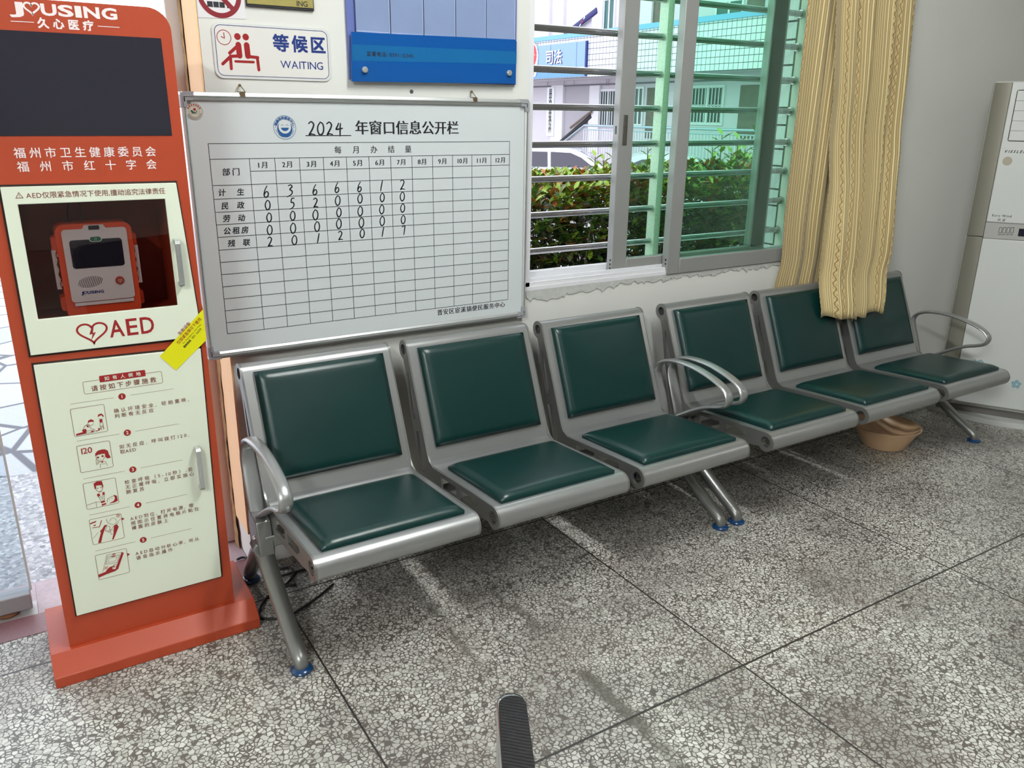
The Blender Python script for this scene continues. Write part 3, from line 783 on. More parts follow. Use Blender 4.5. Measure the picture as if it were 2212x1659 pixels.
S.xf = None
brand(S, 0.084, 0.299, 1.647, 1.669, W)
S.text('久心医疗', 0.134, 0.246, 1.6305, 0.0225, W, bold=0.03)
S.rect(0.084, 1.6298, 0.128, 1.6313, W); S.rect(0.254, 1.6298, 0.299, 1.6313, W)
S.build('brand_lettering', kb, 'white printed lettering'); S = Sheet(FY(KY))
S.text('福州市卫生健康委员会', 0.046, 0.345, 1.3565, 0.0245, W, bold=0.008)
S.text('福州市红十字会', 0.048, 0.343, 1.3265, 0.0245, W, bold=0.008)
S.build('owner_lettering', kb, 'white printed lettering')

# upper door, hung a touch open at its lower right
DT = 0.010
def door_plate(name, outer, holes):
    b = MB(); b.prism(outer, holes, -KY+0.001, -KY+DT, FY(0)); return b.build(name, M['cream'], kb, 0.0012, 1)
b = MB(); b.prism([(0.004, 0.884), (0.4055, 0.879), (0.3845, 1.286), (0.004, 1.288)], [rect(0.034, 0.972, 0.354, 1.247)], -KY, -KY+0.0009, FY(0)); b.build('door_gap', M['gap'], body, smooth=False)
up = door_plate('upper_door', [(0.0085, 0.8905), (0.402, 0.8865), (0.381, 1.2815), (0.0085, 1.2835)], [rect(0.037, 0.9755, 0.351, 1.2440)])
M['cabglass'] = glass('smoked_door_glass', (0.82, 0.78, 0.785, 1), refl=0.03)
box('glass_pane', (0.035, KY-0.006, 0.9735), (0.353, KY-0.003, 1.246), M['cabglass'], up)
S = Sheet(FY(KY-DT)); R_ = M['redprint']; B_ = M['brownprint']
S.text('AED仅限紧急情况下使用,擅动追究法律责任', 0.056, 0.354, 1.2635, 0.0155, B_, bold=0.004)
S.line([(0.0355, 1.2585), (0.0425, 1.2705), (0.0495, 1.2585)], 0.0012, B_, closed=True); S.rect(0.0421, 1.2622, 0.0430, 1.2668, B_); S.rect(0.0421, 1.2600, 0.0430, 1.2610, B_)
S.build('warning_lettering', up, 'brown warning line'); S = Sheet(FY(KY-DT))
heart(S, 0.147, 0.9275, 0.066, 0.050, 0.0046, R_)
S.poly([(0.1475, 0.945), (0.1395, 0.9255), (0.1465, 0.9265), (0.1420, 0.9105), (0.1545, 0.930), (0.1475, 0.9290), (0.1510, 0.9430)], R_)
for ch, u0, u1 in (('A', 0.1845, 0.2185), ('E', 0.2240, 0.2500), ('D', 0.2565, 0.2885)):
    vs, _ = glyph(ch, 0.012); a, c = min(x for x, y in vs), max(x for x, y in vs); h = 0.0425/0.70
    S.char(ch, u0-a*h*(u1-u0)/((c-a)*h), 0.9125, h, R_, 0, (u1-u0)/((c-a)*h), 0.012)
S.build('lettering', up, 'red heart mark and lettering')
def handle(parent, u, v0, v1, lean, y):
    b = MB(); F = frame_of((lean, 0, 1), (0, -1, 0), None, (u, y, v0)); L = (v1-v0)
    prof = [(0, 0), (0.0, 0.020)]+arc(0.010, 0.016, 0.010, 180, 90, 5)+[(L-0.010, 0.026)]+arc(L-0.010, 0.016, 0.010, 90, 0, 5)+[(L, 0), (L-0.009, 0), (L-0.009, 0.014), (L-0.012, 0.017), (0.012, 0.017), (0.009, 0.014), (0.009, 0)]
    b.prism(prof, [], -0.006, 0.006, F); return b.build('handle', M['alu'], parent, 0.0022, 2, label='grey metal bow handle')
hp = at((382, 518), 'y', KY-DT-0.02); hq = at((394, 618), 'y', KY-DT-0.02)
handle(up, (hp.x+hq.x)/2, hq.z, hp.z, 0.0, KY-DT+0.0005)

# lower door with the printed steps
b = MB(); b.prism([(0.002, 0.160), (0.385, 0.162), (0.3985, 0.859), (0.0065, 0.8695)], [], -KY, -KY+0.0009, FY(0)); b.build('door_gap', M['gap'], body, smooth=False)
lo = door_plate('lower_door', [(0.005, 0.1655), (0.381, 0.1675), (0.3945, 0.8545), (0.0105, 0.865)], [])
hp = at((428, 968), 'y', KY-DT-0.02); hq = at((437, 1058), 'y', KY-DT-0.02)
handle(lo, (hp.x+hq.x)/2, hq.z, hp.z, 0.0, KY-DT+0.0005)
S = Sheet(FY(KY-DT)); CRM = M['cream']
S.frame(rrect(0.108, 0.7755, 0.2915, 0.8075, 0.004), 0.0009, B_)
S.poly(rrect(0.1460, 0.8005, 0.2530, 0.8175, 0.002), R_, 1)
S.text('如有人倒地', 0.157, 0.242, 0.809, 0.0115, CRM, 2, bold=0.01)
S.text('请按如下步骤施救', 0.124, 0.277, 0.7875, 0.0160, B_, 1, bold=0.006)
steps = [(0.7555, ['确认环境安全, 轻拍重唤,', '判断有无反应'], (0.350, 0.261)),
         (0.6560, ['如无反应, 呼叫拨打120,', '取AED'], (0.340, 0.206)),
         (0.5515, ['检查呼吸（5-10秒）,若', '无正常呼吸, 立即实施心', '肺复苏'], (0.338, 0.340, 0.212)),
         (0.4480, ['AED到位, 打开电源, 按', '照图示位置将电极片贴在', '裸露的皮肤上'], (0.329, 0.342, 0.260)),
         (0.3425, ['AED自动分析心率, 听从', '语音指示操作'], (0.333, 0.261))]
def ln(S, bx, pts, w, m=None, lift=1, closed=False):
    S.line([(bx[0]+p[0]*bx[2], bx[1]+p[1]*bx[3]) for p in pts], w*bx[2], m or B_, lift, closed)
def pl(S, bx, pts, m=None, lift=1):
    S.poly([(bx[0]+p[0]*bx[2], bx[1]+p[1]*bx[3]) for p in pts], m or R_, lift)
def dc(S, bx, u, v, r, m=None, lift=1, ry=None): S.disc(bx[0]+u*bx[2], bx[1]+v*bx[3], r*bx[2], m or R_, lift, (ry or r)*bx[2], 16)
for i, (nv, lines, ends) in enumerate(steps):
    S.disc(0.191, nv, 0.0085, R_, 1); vs, _ = glyph(str(i+1), 0.02); S.char(str(i+1), 0.191-0.0125*(min(x for x, y in vs)+max(x for x, y in vs))/2, nv-0.0125*0.345, 0.0125, CRM, 2, 1, 0.02)
    S.rect(0.074, nv-0.0003, 0.172, nv+0.0003, B_); S.rect(0.2105, nv-0.0003, 0.3160, nv+0.0003, B_)
    lv = nv-0.0355 if len(lines) == 2 or i > 2 else nv-0.0320
    for j, (s, e) in enumerate(zip(lines, ends)): S.text(s, 0.167, e, lv-0.0142*j, 0.0125, B_, 1, bold=0.002)
    bx = (0.0710, nv-0.0865, 0.0760, 0.0735)
    S.frame(rrect(bx[0], bx[1], bx[0]+bx[2], bx[1]+bx[3], 0.004), 0.0009, B_)
    if i == 0:      # kneeling helper over a lying person, bystander
        pl(S, bx, [(0.05, 0.03), (0.36, 0.05), (0.36, 0.13), (0.05, 0.09)]); ln(S, bx, [(0.36, 0.05), (0.60, 0.06), (0.62, 0.14), (0.36, 0.13)], 0.010)
        pl(S, bx, [(0.26, 0.10), (0.38, 0.12), (0.36, 0.22), (0.24, 0.20)]); ln(S, bx, [(0.28, 0.21), (0.34, 0.33), (0.46, 0.38), (0.50, 0.22), (0.60, 0.15)], 0.012)
        dc(S, bx, 0.53, 0.40, 0.085, M['cream'], 1); ln(S, bx, [(0.53+0.085*math.cos(a*0.5), 0.40+0.085*math.sin(a*0.5)) for a in range(13)], 0.01)
        pl(S, bx, [(0.44, 0.41), (0.47, 0.50), (0.56, 0.53), (0.63, 0.47), (0.62, 0.42), (0.53, 0.44)]); pl(S, bx, [(0.40, 0.27), (0.46, 0.25), (0.44, 0.34), (0.39, 0.33)])
        dc(S, bx, 0.68, 0.12, 0.07, M['cream'], 1, 0.05); pl(S, bx, [(0.64, 0.06), (0.76, 0.08), (0.78, 0.15), (0.72, 0.18), (0.72, 0.10), (0.64, 0.09)]); pl(S, bx, [(0.50, 0.06), (0.58, 0.07), (0.57, 0.11), (0.50, 0.10)])
        dc(S, bx, 0.845, 0.57, 0.07, M['cream'], 1); pl(S, bx, [(0.76, 0.57), (0.79, 0.66), (0.88, 0.68), (0.93, 0.62), (0.95, 0.54), (0.90, 0.57), (0.88, 0.62)])
        pl(S, bx, [(0.80, 0.35), (0.88, 0.36), (0.89, 0.48), (0.80, 0.48)]); ln(S, bx, [(0.80, 0.34), (0.79, 0.22), (0.89, 0.22), (0.88, 0.35)], 0.012); ln(S, bx, [(0.81, 0.22), (0.81, 0.09)], 0.02); ln(S, bx, [(0.87, 0.22), (0.89, 0.10)], 0.02)
    elif i == 1:    # caller
        S.text('120', bx[0]+0.06*bx[2], bx[0]+0.46*bx[2], bx[1]+0.78*bx[3], 0.0225, R_, 1, bold=0.008)
        pl(S, bx, [(0.50, 0.52), (0.52, 0.62), (0.60, 0.70), (0.72, 0.72), (0.82, 0.71), (0.90, 0.64), (0.92, 0.50), (0.96, 0.36), (0.86, 0.35), (0.80, 0.42), (0.80, 0.55), (0.70, 0.56), (0.60, 0.55)])
        ln(S, bx, [(0.52, 0.52), (0.53, 0.38), (0.62, 0.29), (0.72, 0.32), (0.78, 0.44)], 0.012); dc(S, bx, 0.58, 0.45, 0.035); dc(S, bx, 0.72, 0.47, 0.035); ln(S, bx, [(0.61, 0.36), (0.66, 0.35)], 0.01)
        pl(S, bx, [(0.62, 0.27), (0.70, 0.22), (0.72, 0.29)]); ln(S, bx, [(0.55, 0.24), (0.60, 0.27), (0.78, 0.26), (0.83, 0.08)], 0.010); ln(S, bx, [(0.61, 0.20), (0.60, 0.05)], 0.010); ln(S, bx, [(0.51, 0.40), (0.50, 0.20), (0.55, 0.22), (0.56, 0.34)], 0.010); ln(S, bx, [(0.62, 0.19), (0.78, 0.17)], 0.010)
    elif i == 2:    # chest compressions
        pl(S, bx, [(0.33, 0.72), (0.32, 0.93), (0.42, 0.99), (0.58, 0.97), (0.60, 0.76), (0.57, 0.70), (0.55, 0.82), (0.38, 0.84), (0.37, 0.72)])
        ln(S, bx, [(0.36, 0.72), (0.38, 0.64), (0.47, 0.58), (0.55, 0.63), (0.57, 0.72)], 0.012); dc(S, bx, 0.42, 0.73, 0.018); dc(S, bx, 0.52, 0.73, 0.018); ln(S, bx, [(0.43, 0.58), (0.52, 0.58)], 0.02)
        pl(S, bx, [(0.36, 0.50), (0.44, 0.53), (0.46, 0.43), (0.39, 0.40)]); pl(S, bx, [(0.54, 0.54), (0.61, 0.54), (0.60, 0.42), (0.53, 0.44)])
        ln(S, bx, [(0.40, 0.41), (0.47, 0.20), (0.56, 0.22), (0.58, 0.42)], 0.012); ln(S, bx, [(0.46, 0.42), (0.51, 0.28), (0.54, 0.43)], 0.012)
        pl(S, bx, [(0.44, 0.19), (0.57, 0.21), (0.58, 0.15), (0.46, 0.13)]); ln(S, bx, [(0.0, 0.16), (0.30, 0.22), (0.44, 0.19)], 0.010); ln(S, bx, [(0.30, 0.22), (0.30, 0.02)], 0.010); pl(S, bx, [(0.46, 0.03), (0.60, 0.05), (0.60, 0.11), (0.46, 0.09)])
        ln(S, bx, [(0.64, 0.12), (0.66, 0.25), (0.78, 0.30), (0.88, 0.32)], 0.012); pl(S, bx, [(0.86, 0.36), (0.96, 0.30), (0.97, 0.10), (0.86, 0.06), (0.68, 0.06), (0.84, 0.12), (0.90, 0.22)]); dc(S, bx, 0.72, 0.21, 0.012); dc(S, bx, 0.80, 0.23, 0.012)
    elif i == 3:    # pads on a bare chest
        pl(S, bx, [(0.36, 0.55), (0.44, 0.67), (0.54, 0.66), (0.46, 0.58), (0.34, 0.30), (0.25, 0.02), (0.16, 0.03), (0.22, 0.20), (0.30, 0.42), (0.28, 0.48)])
        pl(S, bx, [(0.73, 0.58), (0.83, 0.60), (0.87, 0.48), (0.80, 0.34), (0.66, 0.05), (0.60, 0.03), (0.68, 0.26)])
        ln(S, bx, [(0.54, 0.90), (0.52, 0.84), (0.57, 0.72), (0.64, 0.66), (0.72, 0.62)], 0.010); ln(S, bx, [(0.62, 0.78), (0.66, 0.86), (0.74, 0.88), (0.82, 0.82), (0.82, 0.74)], 0.010); ln(S, bx, [(0.72, 0.62), (0.86, 0.70), (0.98, 0.78)], 0.010); ln(S, bx, [(0.78, 0.60), (0.90, 0.66)], 0.010)
        ln(S, bx, [(0.44, 0.44), (0.50, 0.60), (0.60, 0.58), (0.58, 0.44), (0.50, 0.40)], 0.010, closed=True); ln(S, bx, [(0.60, 0.44), (0.70, 0.40), (0.68, 0.24), (0.60, 0.26)], 0.010, closed=True); ln(S, bx, [(0.50, 0.44), (0.54, 0.34), (0.58, 0.38), (0.72, 0.56)], 0.010)
        pl(S, bx, [(0.02, 0.82), (0.20, 0.86), (0.22, 0.91), (0.02, 0.87)]); ln(S, bx, [(0.06, 0.67), (0.28, 0.65), (0.38, 0.89)], 0.022, R_); pl(S, bx, [(0.11, 0.73), (0.18, 0.73), (0.18, 0.77), (0.11, 0.77)]); ln(S, bx, [(0.86, 0.97), (0.97, 0.93)], 0.03, R_); ln(S, bx, [(0.84, 0.90), (0.94, 0.87)], 0.02, R_)
        pl(S, bx, [(1.0, 0.82), (1.09, 0.76), (1.0, 0.70)]); ln(S, bx, [(0.03, 0.26), (0.22, 0.44)], 0.008)
    else:           # finger pressing the shock button
        ln(S, bx, [(0.16, 0.30), (0.36, 0.92), (0.84, 0.88)], 0.009); pl(S, bx, [(0.84, 0.90), (0.90, 0.84), (0.64, 0.24), (0.52, 0.22), (0.57, 0.29)])
        ln(S, bx, [(0.28, 0.56), (0.38, 0.84), (0.76, 0.80), (0.64, 0.52)], 0.012, closed=True); ln(S, bx, [(0.36, 0.62), (0.42, 0.77), (0.67, 0.75), (0.60, 0.60)], 0.009, closed=True)
        pl(S, bx, [(0.54, 0.87), (0.63, 0.87), (0.63, 0.91), (0.54, 0.91)]); pl(S, bx, [(0.50, 0.79), (0.62, 0.79), (0.62, 0.83), (0.50, 0.83)])
        pl(S, bx, [(0.01, 0.10), (0.01, 0.22), (0.24, 0.26), (0.32, 0.36), (0.40, 0.41), (0.56, 0.42), (0.56, 0.39), (0.46, 0.36), (0.47, 0.30), (0.62, 0.25), (0.56, 0.20), (0.28, 0.16)])
        S.ring(bx[0]+0.56*bx[2], bx[1]+0.41*bx[3], 0.004, 0.0048, B_, 1); S.poly([(bx[0]+0.20*bx[2], bx[1]+0.36*bx[3]), (bx[0]+0.30*bx[2], bx[1]+0.36*bx[3]), (bx[0]+0.36*bx[2], bx[1]+0.46*bx[3]), (bx[0]+0.24*bx[2], bx[1]+0.46*bx[3])], mat('pink_tint', rgb(196, 160, 140), 0.5), 0)
        pl(S, bx, [(1.0, 0.80), (1.09, 0.74), (1.0, 0.66)])
S.build('printed_steps', lo, 'red printed first aid steps with small drawings')

# yellow seal stuck over both doors, wrapped round the right edge
c0 = Vector((0.345, 0.0, 0.8785)); ang = math.radians(43)
tu = Vector((math.cos(ang), 0, math.sin(ang))); tv = Vector((-math.sin(ang), 0, math.cos(ang)))
ys = KY-DT-0.0008
def on(px): p = at(px, 'y', ys); return (p.x, p.z)
pa, pb, pc, pd = on((345, 770)), on((380, 800)), (KX1, on((440, 735))[1]), (KX1, on((440, 668))[1])
b = MB(); b.prism([pa, pb, pc, pd], [], -ys, -ys+0.0006, FY(0))
b.add([(KX1+0.0006, ys, pc[1]), (KX1+0.0006, ys, pd[1]), (KX1+0.0006, ys+0.055, pd[1]+0.05), (KX1+0.0006, ys+0.055, pc[1]+0.05)], [(0, 3, 2, 1)])
st = b.build('seal_sticker', M['yellow'], kb, smooth=False, label='bright yellow seal sticker')
S = Sheet(FY(ys-0.0006))
o_ = on((387, 745)); dx = Vector(on((441, 686)))-Vector(o_); rot = math.atan2(dx.y, dx.x); L0 = dx.length
S.xf = lambda u, v: (o_[0]+u*math.cos(rot)-v*math.sin(rot), o_[1]+u*math.sin(rot)+v*math.cos(rot))
S.text('仅限紧急情况下使用', 0.0, 0.088, 0.006, 0.0105, R_, bold=0.004)
S.text('急救设备', 0.020, 0.062, 0.0195, 0.0105, R_, bold=0.004)
S.text('For Emergency Use Only', 0.008, 0.076, -0.0045, 0.0055, M['black'])
S.text('服务热线', 0.002, 0.028, -0.0130, 0.0066, M['black'], bold=0.02); S.text('180 3609', 0.032, 0.068, -0.0130, 0.0082, M['black'])
S.build('lettering', st)

# ------------------------------------------------------------------ the defibrillator inside
DY = -0.245
def da(x, y): p = at((x/6.144+90, y/6.144+430), 'y', DY); return (p.x, p.z)
dm = thing('defibrillator', 'portable orange defibrillator with white face behind the cabinet window', 'defibrillator', (0.19, -0.18, CV0))
ox0, ox1, oz0, oz1 = da(180, 350)[0]-0.004, da(1340, 1420)[0]-0.002, CV0+0.0005, da(1080, 300)[1]
b = MB(); b.prism(rrect(ox0, oz0, ox1, oz1, 0.02), [], -DY-0.075, -DY, FY(0))
b.prism(rrect(ox0-0.010, oz1-0.070, ox0+0.012, oz1-0.030, 0.006), [], -DY-0.06, -DY-0.015, FY(0)); b.prism(rrect(ox1-0.012, oz1-0.070, ox1+0.010, oz1-0.030, 0.006), [], -DY-0.06, -DY-0.015, FY(0))
b.prism(rrect(ox0-0.010, oz0+0.02, ox0+0.012, oz0+0.055, 0.006), [], -DY-0.06, -DY-0.015, FY(0)); b.prism(rrect(ox1-0.012, oz0+0.02, ox1+0.010, oz0+0.055, 0.006), [], -DY-0.06, -DY-0.015, FY(0))
b.build('case', mat('orange_rubber', rgb(226, 82, 40), 0.45), dm, 0.006, 3)
f0, f1, g0, g1 = da(248, 410)[0], da(1055, 355)[0]+0.010, da(450, 1370)[1], da(248, 410)[1]
cu = (f0+f1)/2
face = [(f0+0.006, g0)]+arc(f1-0.008, g0+0.008, 0.008, -90, 0, 4)+arc(f1-0.008, g1-0.008, 0.008, 0, 90, 4)+[(cu+0.026, g1), (cu+0.021, g1+0.009), (cu-0.021, g1+0.009), (cu-0.026, g1)]+arc(f0+0.008, g1-0.008, 0.008, 90, 180, 4)+arc(f0+0.008, g0+0.008, 0.008, 180, 270, 4)
b = MB(); b.prism(face, [], -DY+0.0005, -DY+0.005, FY(0)); b.box((f0+0.006, DY-0.004, g0-0.010), (f1-0.004, DY+0.001, g0-0.002)); b.build('face_plate', M['signwhite'], dm, 0.0015)
b = MB(); b.prism(rrect(cu-0.058, g0+0.083, cu+0.058, g0+0.152, 0.007), [], -DY+0.005, -DY+0.0058, FY(0)); b.prism(rrect(cu-0.012, g1-0.003, cu+0.012, g1+0.007, 0.002), [], -DY+0.005, -DY+0.0058, FY(0)); b.build('screen', M['screen'], dm, smooth=False)
b = MB(); b.prism(rrect(cu-0.0145, g0+0.1455, cu+0.0145, g0+0.160, 0.007), [], -DY+0.0055, -DY+0.0062, FY(0)); b.build('button_surround', M['signwhite'], dm, smooth=False)
b = MB(); b.prism(rrect(cu-0.012, g0+0.1475, cu+0.012, g0+0.158, 0.005), [], -DY+0.006, -DY+0.0075, FY(0)); pb_ = b.build('power_button', mat('green_button', rgb(20, 110, 80), 0.4), dm, 0.0005)
S = Sheet(FY(DY-0.0075)); S.ring(cu, g0+0.1527, 0.002, 0.0026, M['signwhite']); S.build('power_symbol', pb_)
sc = da(1035, 1073); b = MB(); b.lathe([(0.0, 0.004), (0.0095, 0.0035), (0.0105, 0.0)], (sc[0], DY-0.005, sc[1]), None, 28, ax=(0, -1, 0)); sb = b.build('shock_button', M['orange'], dm)
S = Sheet(FY(DY-0.009)); heart(S, sc[0], sc[1]-0.0006, 0.0095, 0.0082, 0.0009, M['signwhite'], 1); S.poly([(sc[0]+0.0008, sc[1]+0.0025), (sc[0]-0.0012, sc[1]-0.0003), (sc[0], sc[1]-0.0002), (sc[0]-0.0006, sc[1]-0.0028), (sc[0]+0.0013, sc[1]+0.0003), (sc[0]+0.0003, sc[1]+0.0003)], M['signwhite'], 1); S.build('heart_symbol', sb)
S = Sheet(FY(DY-0.005)); gc = da(645, 1095)
for i in range(13):
    k = (i-6)/6.8; hh = math.sqrt(max(0, 1-k*k))
    S.line([(gc[0]+k*0.028-0.006*hh, gc[1]-0.014*hh), (gc[0]+k*0.028+0.006*hh, gc[1]+0.014*hh)], 0.0011, M['acdark'])
lg = da(672, 1230); brand(S, lg[0]-0.026, lg[0]+0.026, lg[1]-0.0033, lg[1]+0.0033, M['navy'])
S.build('speaker_and_lettering', dm, 'slanted speaker slots and navy lettering')
for sx, tp, bt in ((1, (150, 690), (250, 1210)), (-1, (1240, 620), (1345, 1115))):
    p0, p1 = da(*tp), da(*bt); xm = (p0[0]+p1[0])/2
    pr = [(xm-sx*0.004, p1[1]), (xm-sx*0.004, p0[1])]+[(xm+sx*(0.0045+0.002*math.cos(t*0.785*2)), p0[1]+(p1[1]-p0[1])*t/16) for t in range(17)]
    b = MB(); b.prism(pr if sx < 0 else pr[::-1], [], -DY-0.04, -DY-0.012, FY(0)); b.build('grip', M['signwhite'], dm, 0.001, 1)
    for zz_ in (p0[1]-0.012, p1[1]+0.012):
        b = MB(); b.box((min(xm, ox0 if sx > 0 else ox1), DY+0.018, zz_-0.006), (max(xm, ox0 if sx > 0 else ox1), DY+0.034, zz_+0.006)); b.build('grip_mount', M['signwhite'], dm)
b = MB(); p0, p1 = da(540, 310), da(540, 60)
b.tube(spline([(p0[0], DY+0.03, p0[1]-0.006), (p0[0]+0.001, DY+0.035, (p0[1]+p1[1])/2), (p0[0]+0.002, DY+0.03, CV1-0.001)], 5), 0.0016, None, 8)
p0 = da(365, 290); b.tube(spline([(p0[0], DY+0.03, p0[1]-0.006), (p0[0]+0.002, DY+0.034, p0[1]+0.02), (p0[0]+0.014, DY+0.03, CV1-0.001)], 5), 0.0016, None, 8)
b.build('alarm_cable', M['darkpipe'], dm)

# ================================================================== WHITEBOARD
wb = thing('whiteboard', 'framed whiteboard with printed monthly table and handwritten numbers', 'whiteboard', (1.026, -0.012, 0.742))
U0, U1, V0, V1 = 0.4635, 1.5895, 0.7415, 1.5000
box('panel', (U0+0.006, -0.022, V0+0.008), (U1-0.006, -0.004, V1-0.008), M['board'], wb)
b = MB()
PR = [(0, 0), (0, 0.026), (0.006, 0.030), (0.011, 0.030), (0.012, 0.0265), (0.014, 0.0265), (0.015, 0.029), (0.021, 0.0255), (0.022, 0.018), (0.022, 0)]
# mitred rails: profile (inset, height)
for (ax, s0, s1, fix, inv) in (('h', U0, U1, V1, -1), ('h', U0, U1, V0, 1), ('v', V0, V1, U0, 1), ('v', V0, V1, U1, -1)):
    k = len(PR); vs = []
    for e in (0, 1):
        for d, h in PR:
            if ax == 'v': d *= 0.62
            off = d if e == 0 else -d
            s = (s0 if e == 0 else s1)+off
            q = fix+inv*d
            vs.append((s, -0.002-h, q) if ax == 'h' else (q, -0.002-h, s))
    b.add(vs, [(i, (i+1) % k, k+(i+1) % k, k+i) for i in range(k)])
fr = b.build('frame', M['alu'], wb); fix_normals(fr)
for cu_, cv_, su, sv in ((U0, V1, 1, -1), (U1, V1, -1, -1), (U0, V0, 1, 1), (U1, V0, -1, 1)):
    b = MB(); P = lambda a, c: (cu_+su*a, cv_+sv*c)
    L1, L2 = 0.036, 0.040
    pts = [P(-0.001, 0.010), P(0.002, 0.003), P(0.009, -0.001), P(L1, -0.001), P(L1-0.004, 0.0225), P(0.0165, 0.0225), P(0.0145, L2), P(-0.001, L2)]
    b.prism(pts, [], 0.003, 0.0325, FY(0)); b.prism([P(0.006, 0.012), P(0.012, 0.0075), P(L1, 0.0075), P(L1-0.001, 0.0125), P(0.011, 0.0125), P(0.011, L2), P(0.006, L2)], [], 0.0325, 0.0342, FY(0))
    o = b.build('corner_cap', M['plastic'], wb, 0.0015); fix_normals(o)
for x in (0.630, 1.378):
    b = MB(); b.prism([(x-0.007, V1-0.010), (x+0.007, V1-0.010), (x+0.007, V1+0.003), (x-0.007, V1+0.003)], [], 0.030, 0.0345, FY(0))
    b.tube([(x-0.011, -0.020, V1+0.003), (x+0.011, -0.020, V1+0.003), (x+0.001, -0.006, V1+0.023), (x-0.001, -0.006, V1+0.023)], 0.0014, None, 8, closed=True)
    b.build('hanging_hook', M['bronze'], wb)
    b = MB(); b.tube([(x, -0.0005, V1+0.020), (x, -0.009, V1+0.0205)], 0.0022, None, 8); b.lathe([(0, 0), (0.004, 0.0), (0.004, 0.001), (0, 0.0015)], (x, -0.009, V1+0.0205), None, 12, ax=(0, -1, 0)); b.build('nail', M['bronze'], wb)
S = Sheet(FY(-0.022)); K_ = M['black']
ZR = [1.364, 1.3215, 1.286, 1.2490, 1.2110, 1.1740, 1.1385, 1.1025, 1.0655, 1.0295, 0.9935, 0.9570, 0.9205, 0.8845, 0.8480, 0.8135]
CX = [0.5255, 0.6355]+[0.6355+(1.5175-0.6355)*i/12 for i in range(1, 13)]
g_ = 0.0016
for i, z in enumerate(ZR): S.rect(CX[1] if i == 2 else CX[0], z-g_/2, CX[-1], z+g_/2, K_)
for i, x in enumerate(CX): S.rect(x-g_/2, ZR[-1], x+g_/2, ZR[0] if i in (0, 13) else ZR[1], K_)
S.text('年窗口信息公开栏', 0.962, 1.322, 1.408, 0.0445, K_, bold=0.0, smear=0.030)
S.rect(0.806, 1.3835, 0.949, 1.3860, K_)
S.text('每月办结量', 0.892, 1.150, 1.3430, 0.0240, K_, smear=0.012)
S.text('部门', 0.556, 0.606, 1.2860, 0.0225, K_, smear=0.026)
for i in range(12):
    s = str(i+1)+'月'; c = (CX[i+1]+CX[i+2])/2; w = 0.0165 if i < 9 else 0.0215
    S.text(s, c-w, c+w, 1.3035, 0.0205, K_, smear=0.028)
S.text('晋安区宦溪镇便民服务中心', 1.2305, 1.5055, 0.7975, 0.0215, K_, smear=0.024)
# round smiling emblem
nb = mat('emblem_blue', rgb(32, 84, 142), 0.4); eu, ev = 0.7455, 1.4075; WB = M['board']
S.ring(eu, ev, 0.0322, 0.0335, nb); S.disc(eu, ev-0.004, 0.0225, nb, 1); S.disc(eu, ev+0.0015, 0.0185, WB, 2)
S.ring(eu-0.0072, ev+0.004, 0.0032, 0.0043, nb, 3, 10, 170, 12); S.ring(eu+0.0072, ev+0.004, 0.0032, 0.0043, nb, 3, 10, 170, 12)
S.poly([(eu-0.0115, ev-0.0005)]+[(eu+0.0115*math.cos(math.radians(a)), ev-0.0005+0.0092*math.sin(math.radians(a))) for a in range(180, 361, 12)], nb, 3)
S.arctext('福建政务服务中心', eu, ev, 0.0268, 160, 20, 0.0092, nb, 1, 0.03)
for a0, a1 in ((192, 215), (220, 262), (268, 308), (313, 345)): S.ring(eu, ev, 0.0262, 0.0276, nb, 1, a0, a1, 10)
for a in (178, 2): S.disc(eu+0.027*math.cos(math.radians(a)), ev+0.027*math.sin(math.radians(a)), 0.0012, nb, 1)
S.build('printed_table', wb, 'black printed table, title and blue round emblem')
S = Sheet(FY(-0.0222)); tu_, tv_ = 0.4975, 1.4490
S.disc(tu_, tv_, 0.0225, mat('sticker_rim', rgb(120, 112, 100), 0.4), 0); S.disc(tu_, tv_, 0.0213, mat('sticker_cream', rgb(206, 200, 186), 0.4), 1); S.ring(tu_, tv_, 0.0138, 0.0144, mat('sticker_line', rgb(90, 86, 80), 0.4), 2)
for i in range(7):
    a = math.radians(150-i*20); S.disc(tu_+0.0178*math.cos(a), tv_+0.0178*math.sin(a), 0.0024, mat('sticker_red', rgb(164, 60, 54), 0.4), 2, 0.0024, 8)
for i in range(12):
    a = math.radians(205+i*12.2); S.line([(tu_+0.0162*math.cos(a), tv_+0.0162*math.sin(a)), (tu_+0.0195*math.cos(a+0.05), tv_+0.0195*math.sin(a+0.05))], 0.0016, K_, 2)
S.disc(tu_+0.001, tv_+0.0055, 0.0036, M['redprint'], 3); S.poly([(tu_-0.0105, tv_+0.0025), (tu_-0.006, tv_+0.004), (tu_-0.002, tv_-0.001), (tu_+0.004, tv_-0.001), (tu_+0.0095, tv_+0.006), (tu_+0.006, tv_-0.0025), (tu_-0.001, tv_-0.0045), (tu_-0.006, tv_-0.004)], mat('sticker_green', rgb(30, 84, 58), 0.4), 3)
S.rect(tu_-0.011, tv_-0.0062, tu_+0.0115, tv_-0.0057, K_, 3)
S.build('round_sticker', wb, 'small round red and green sticker')
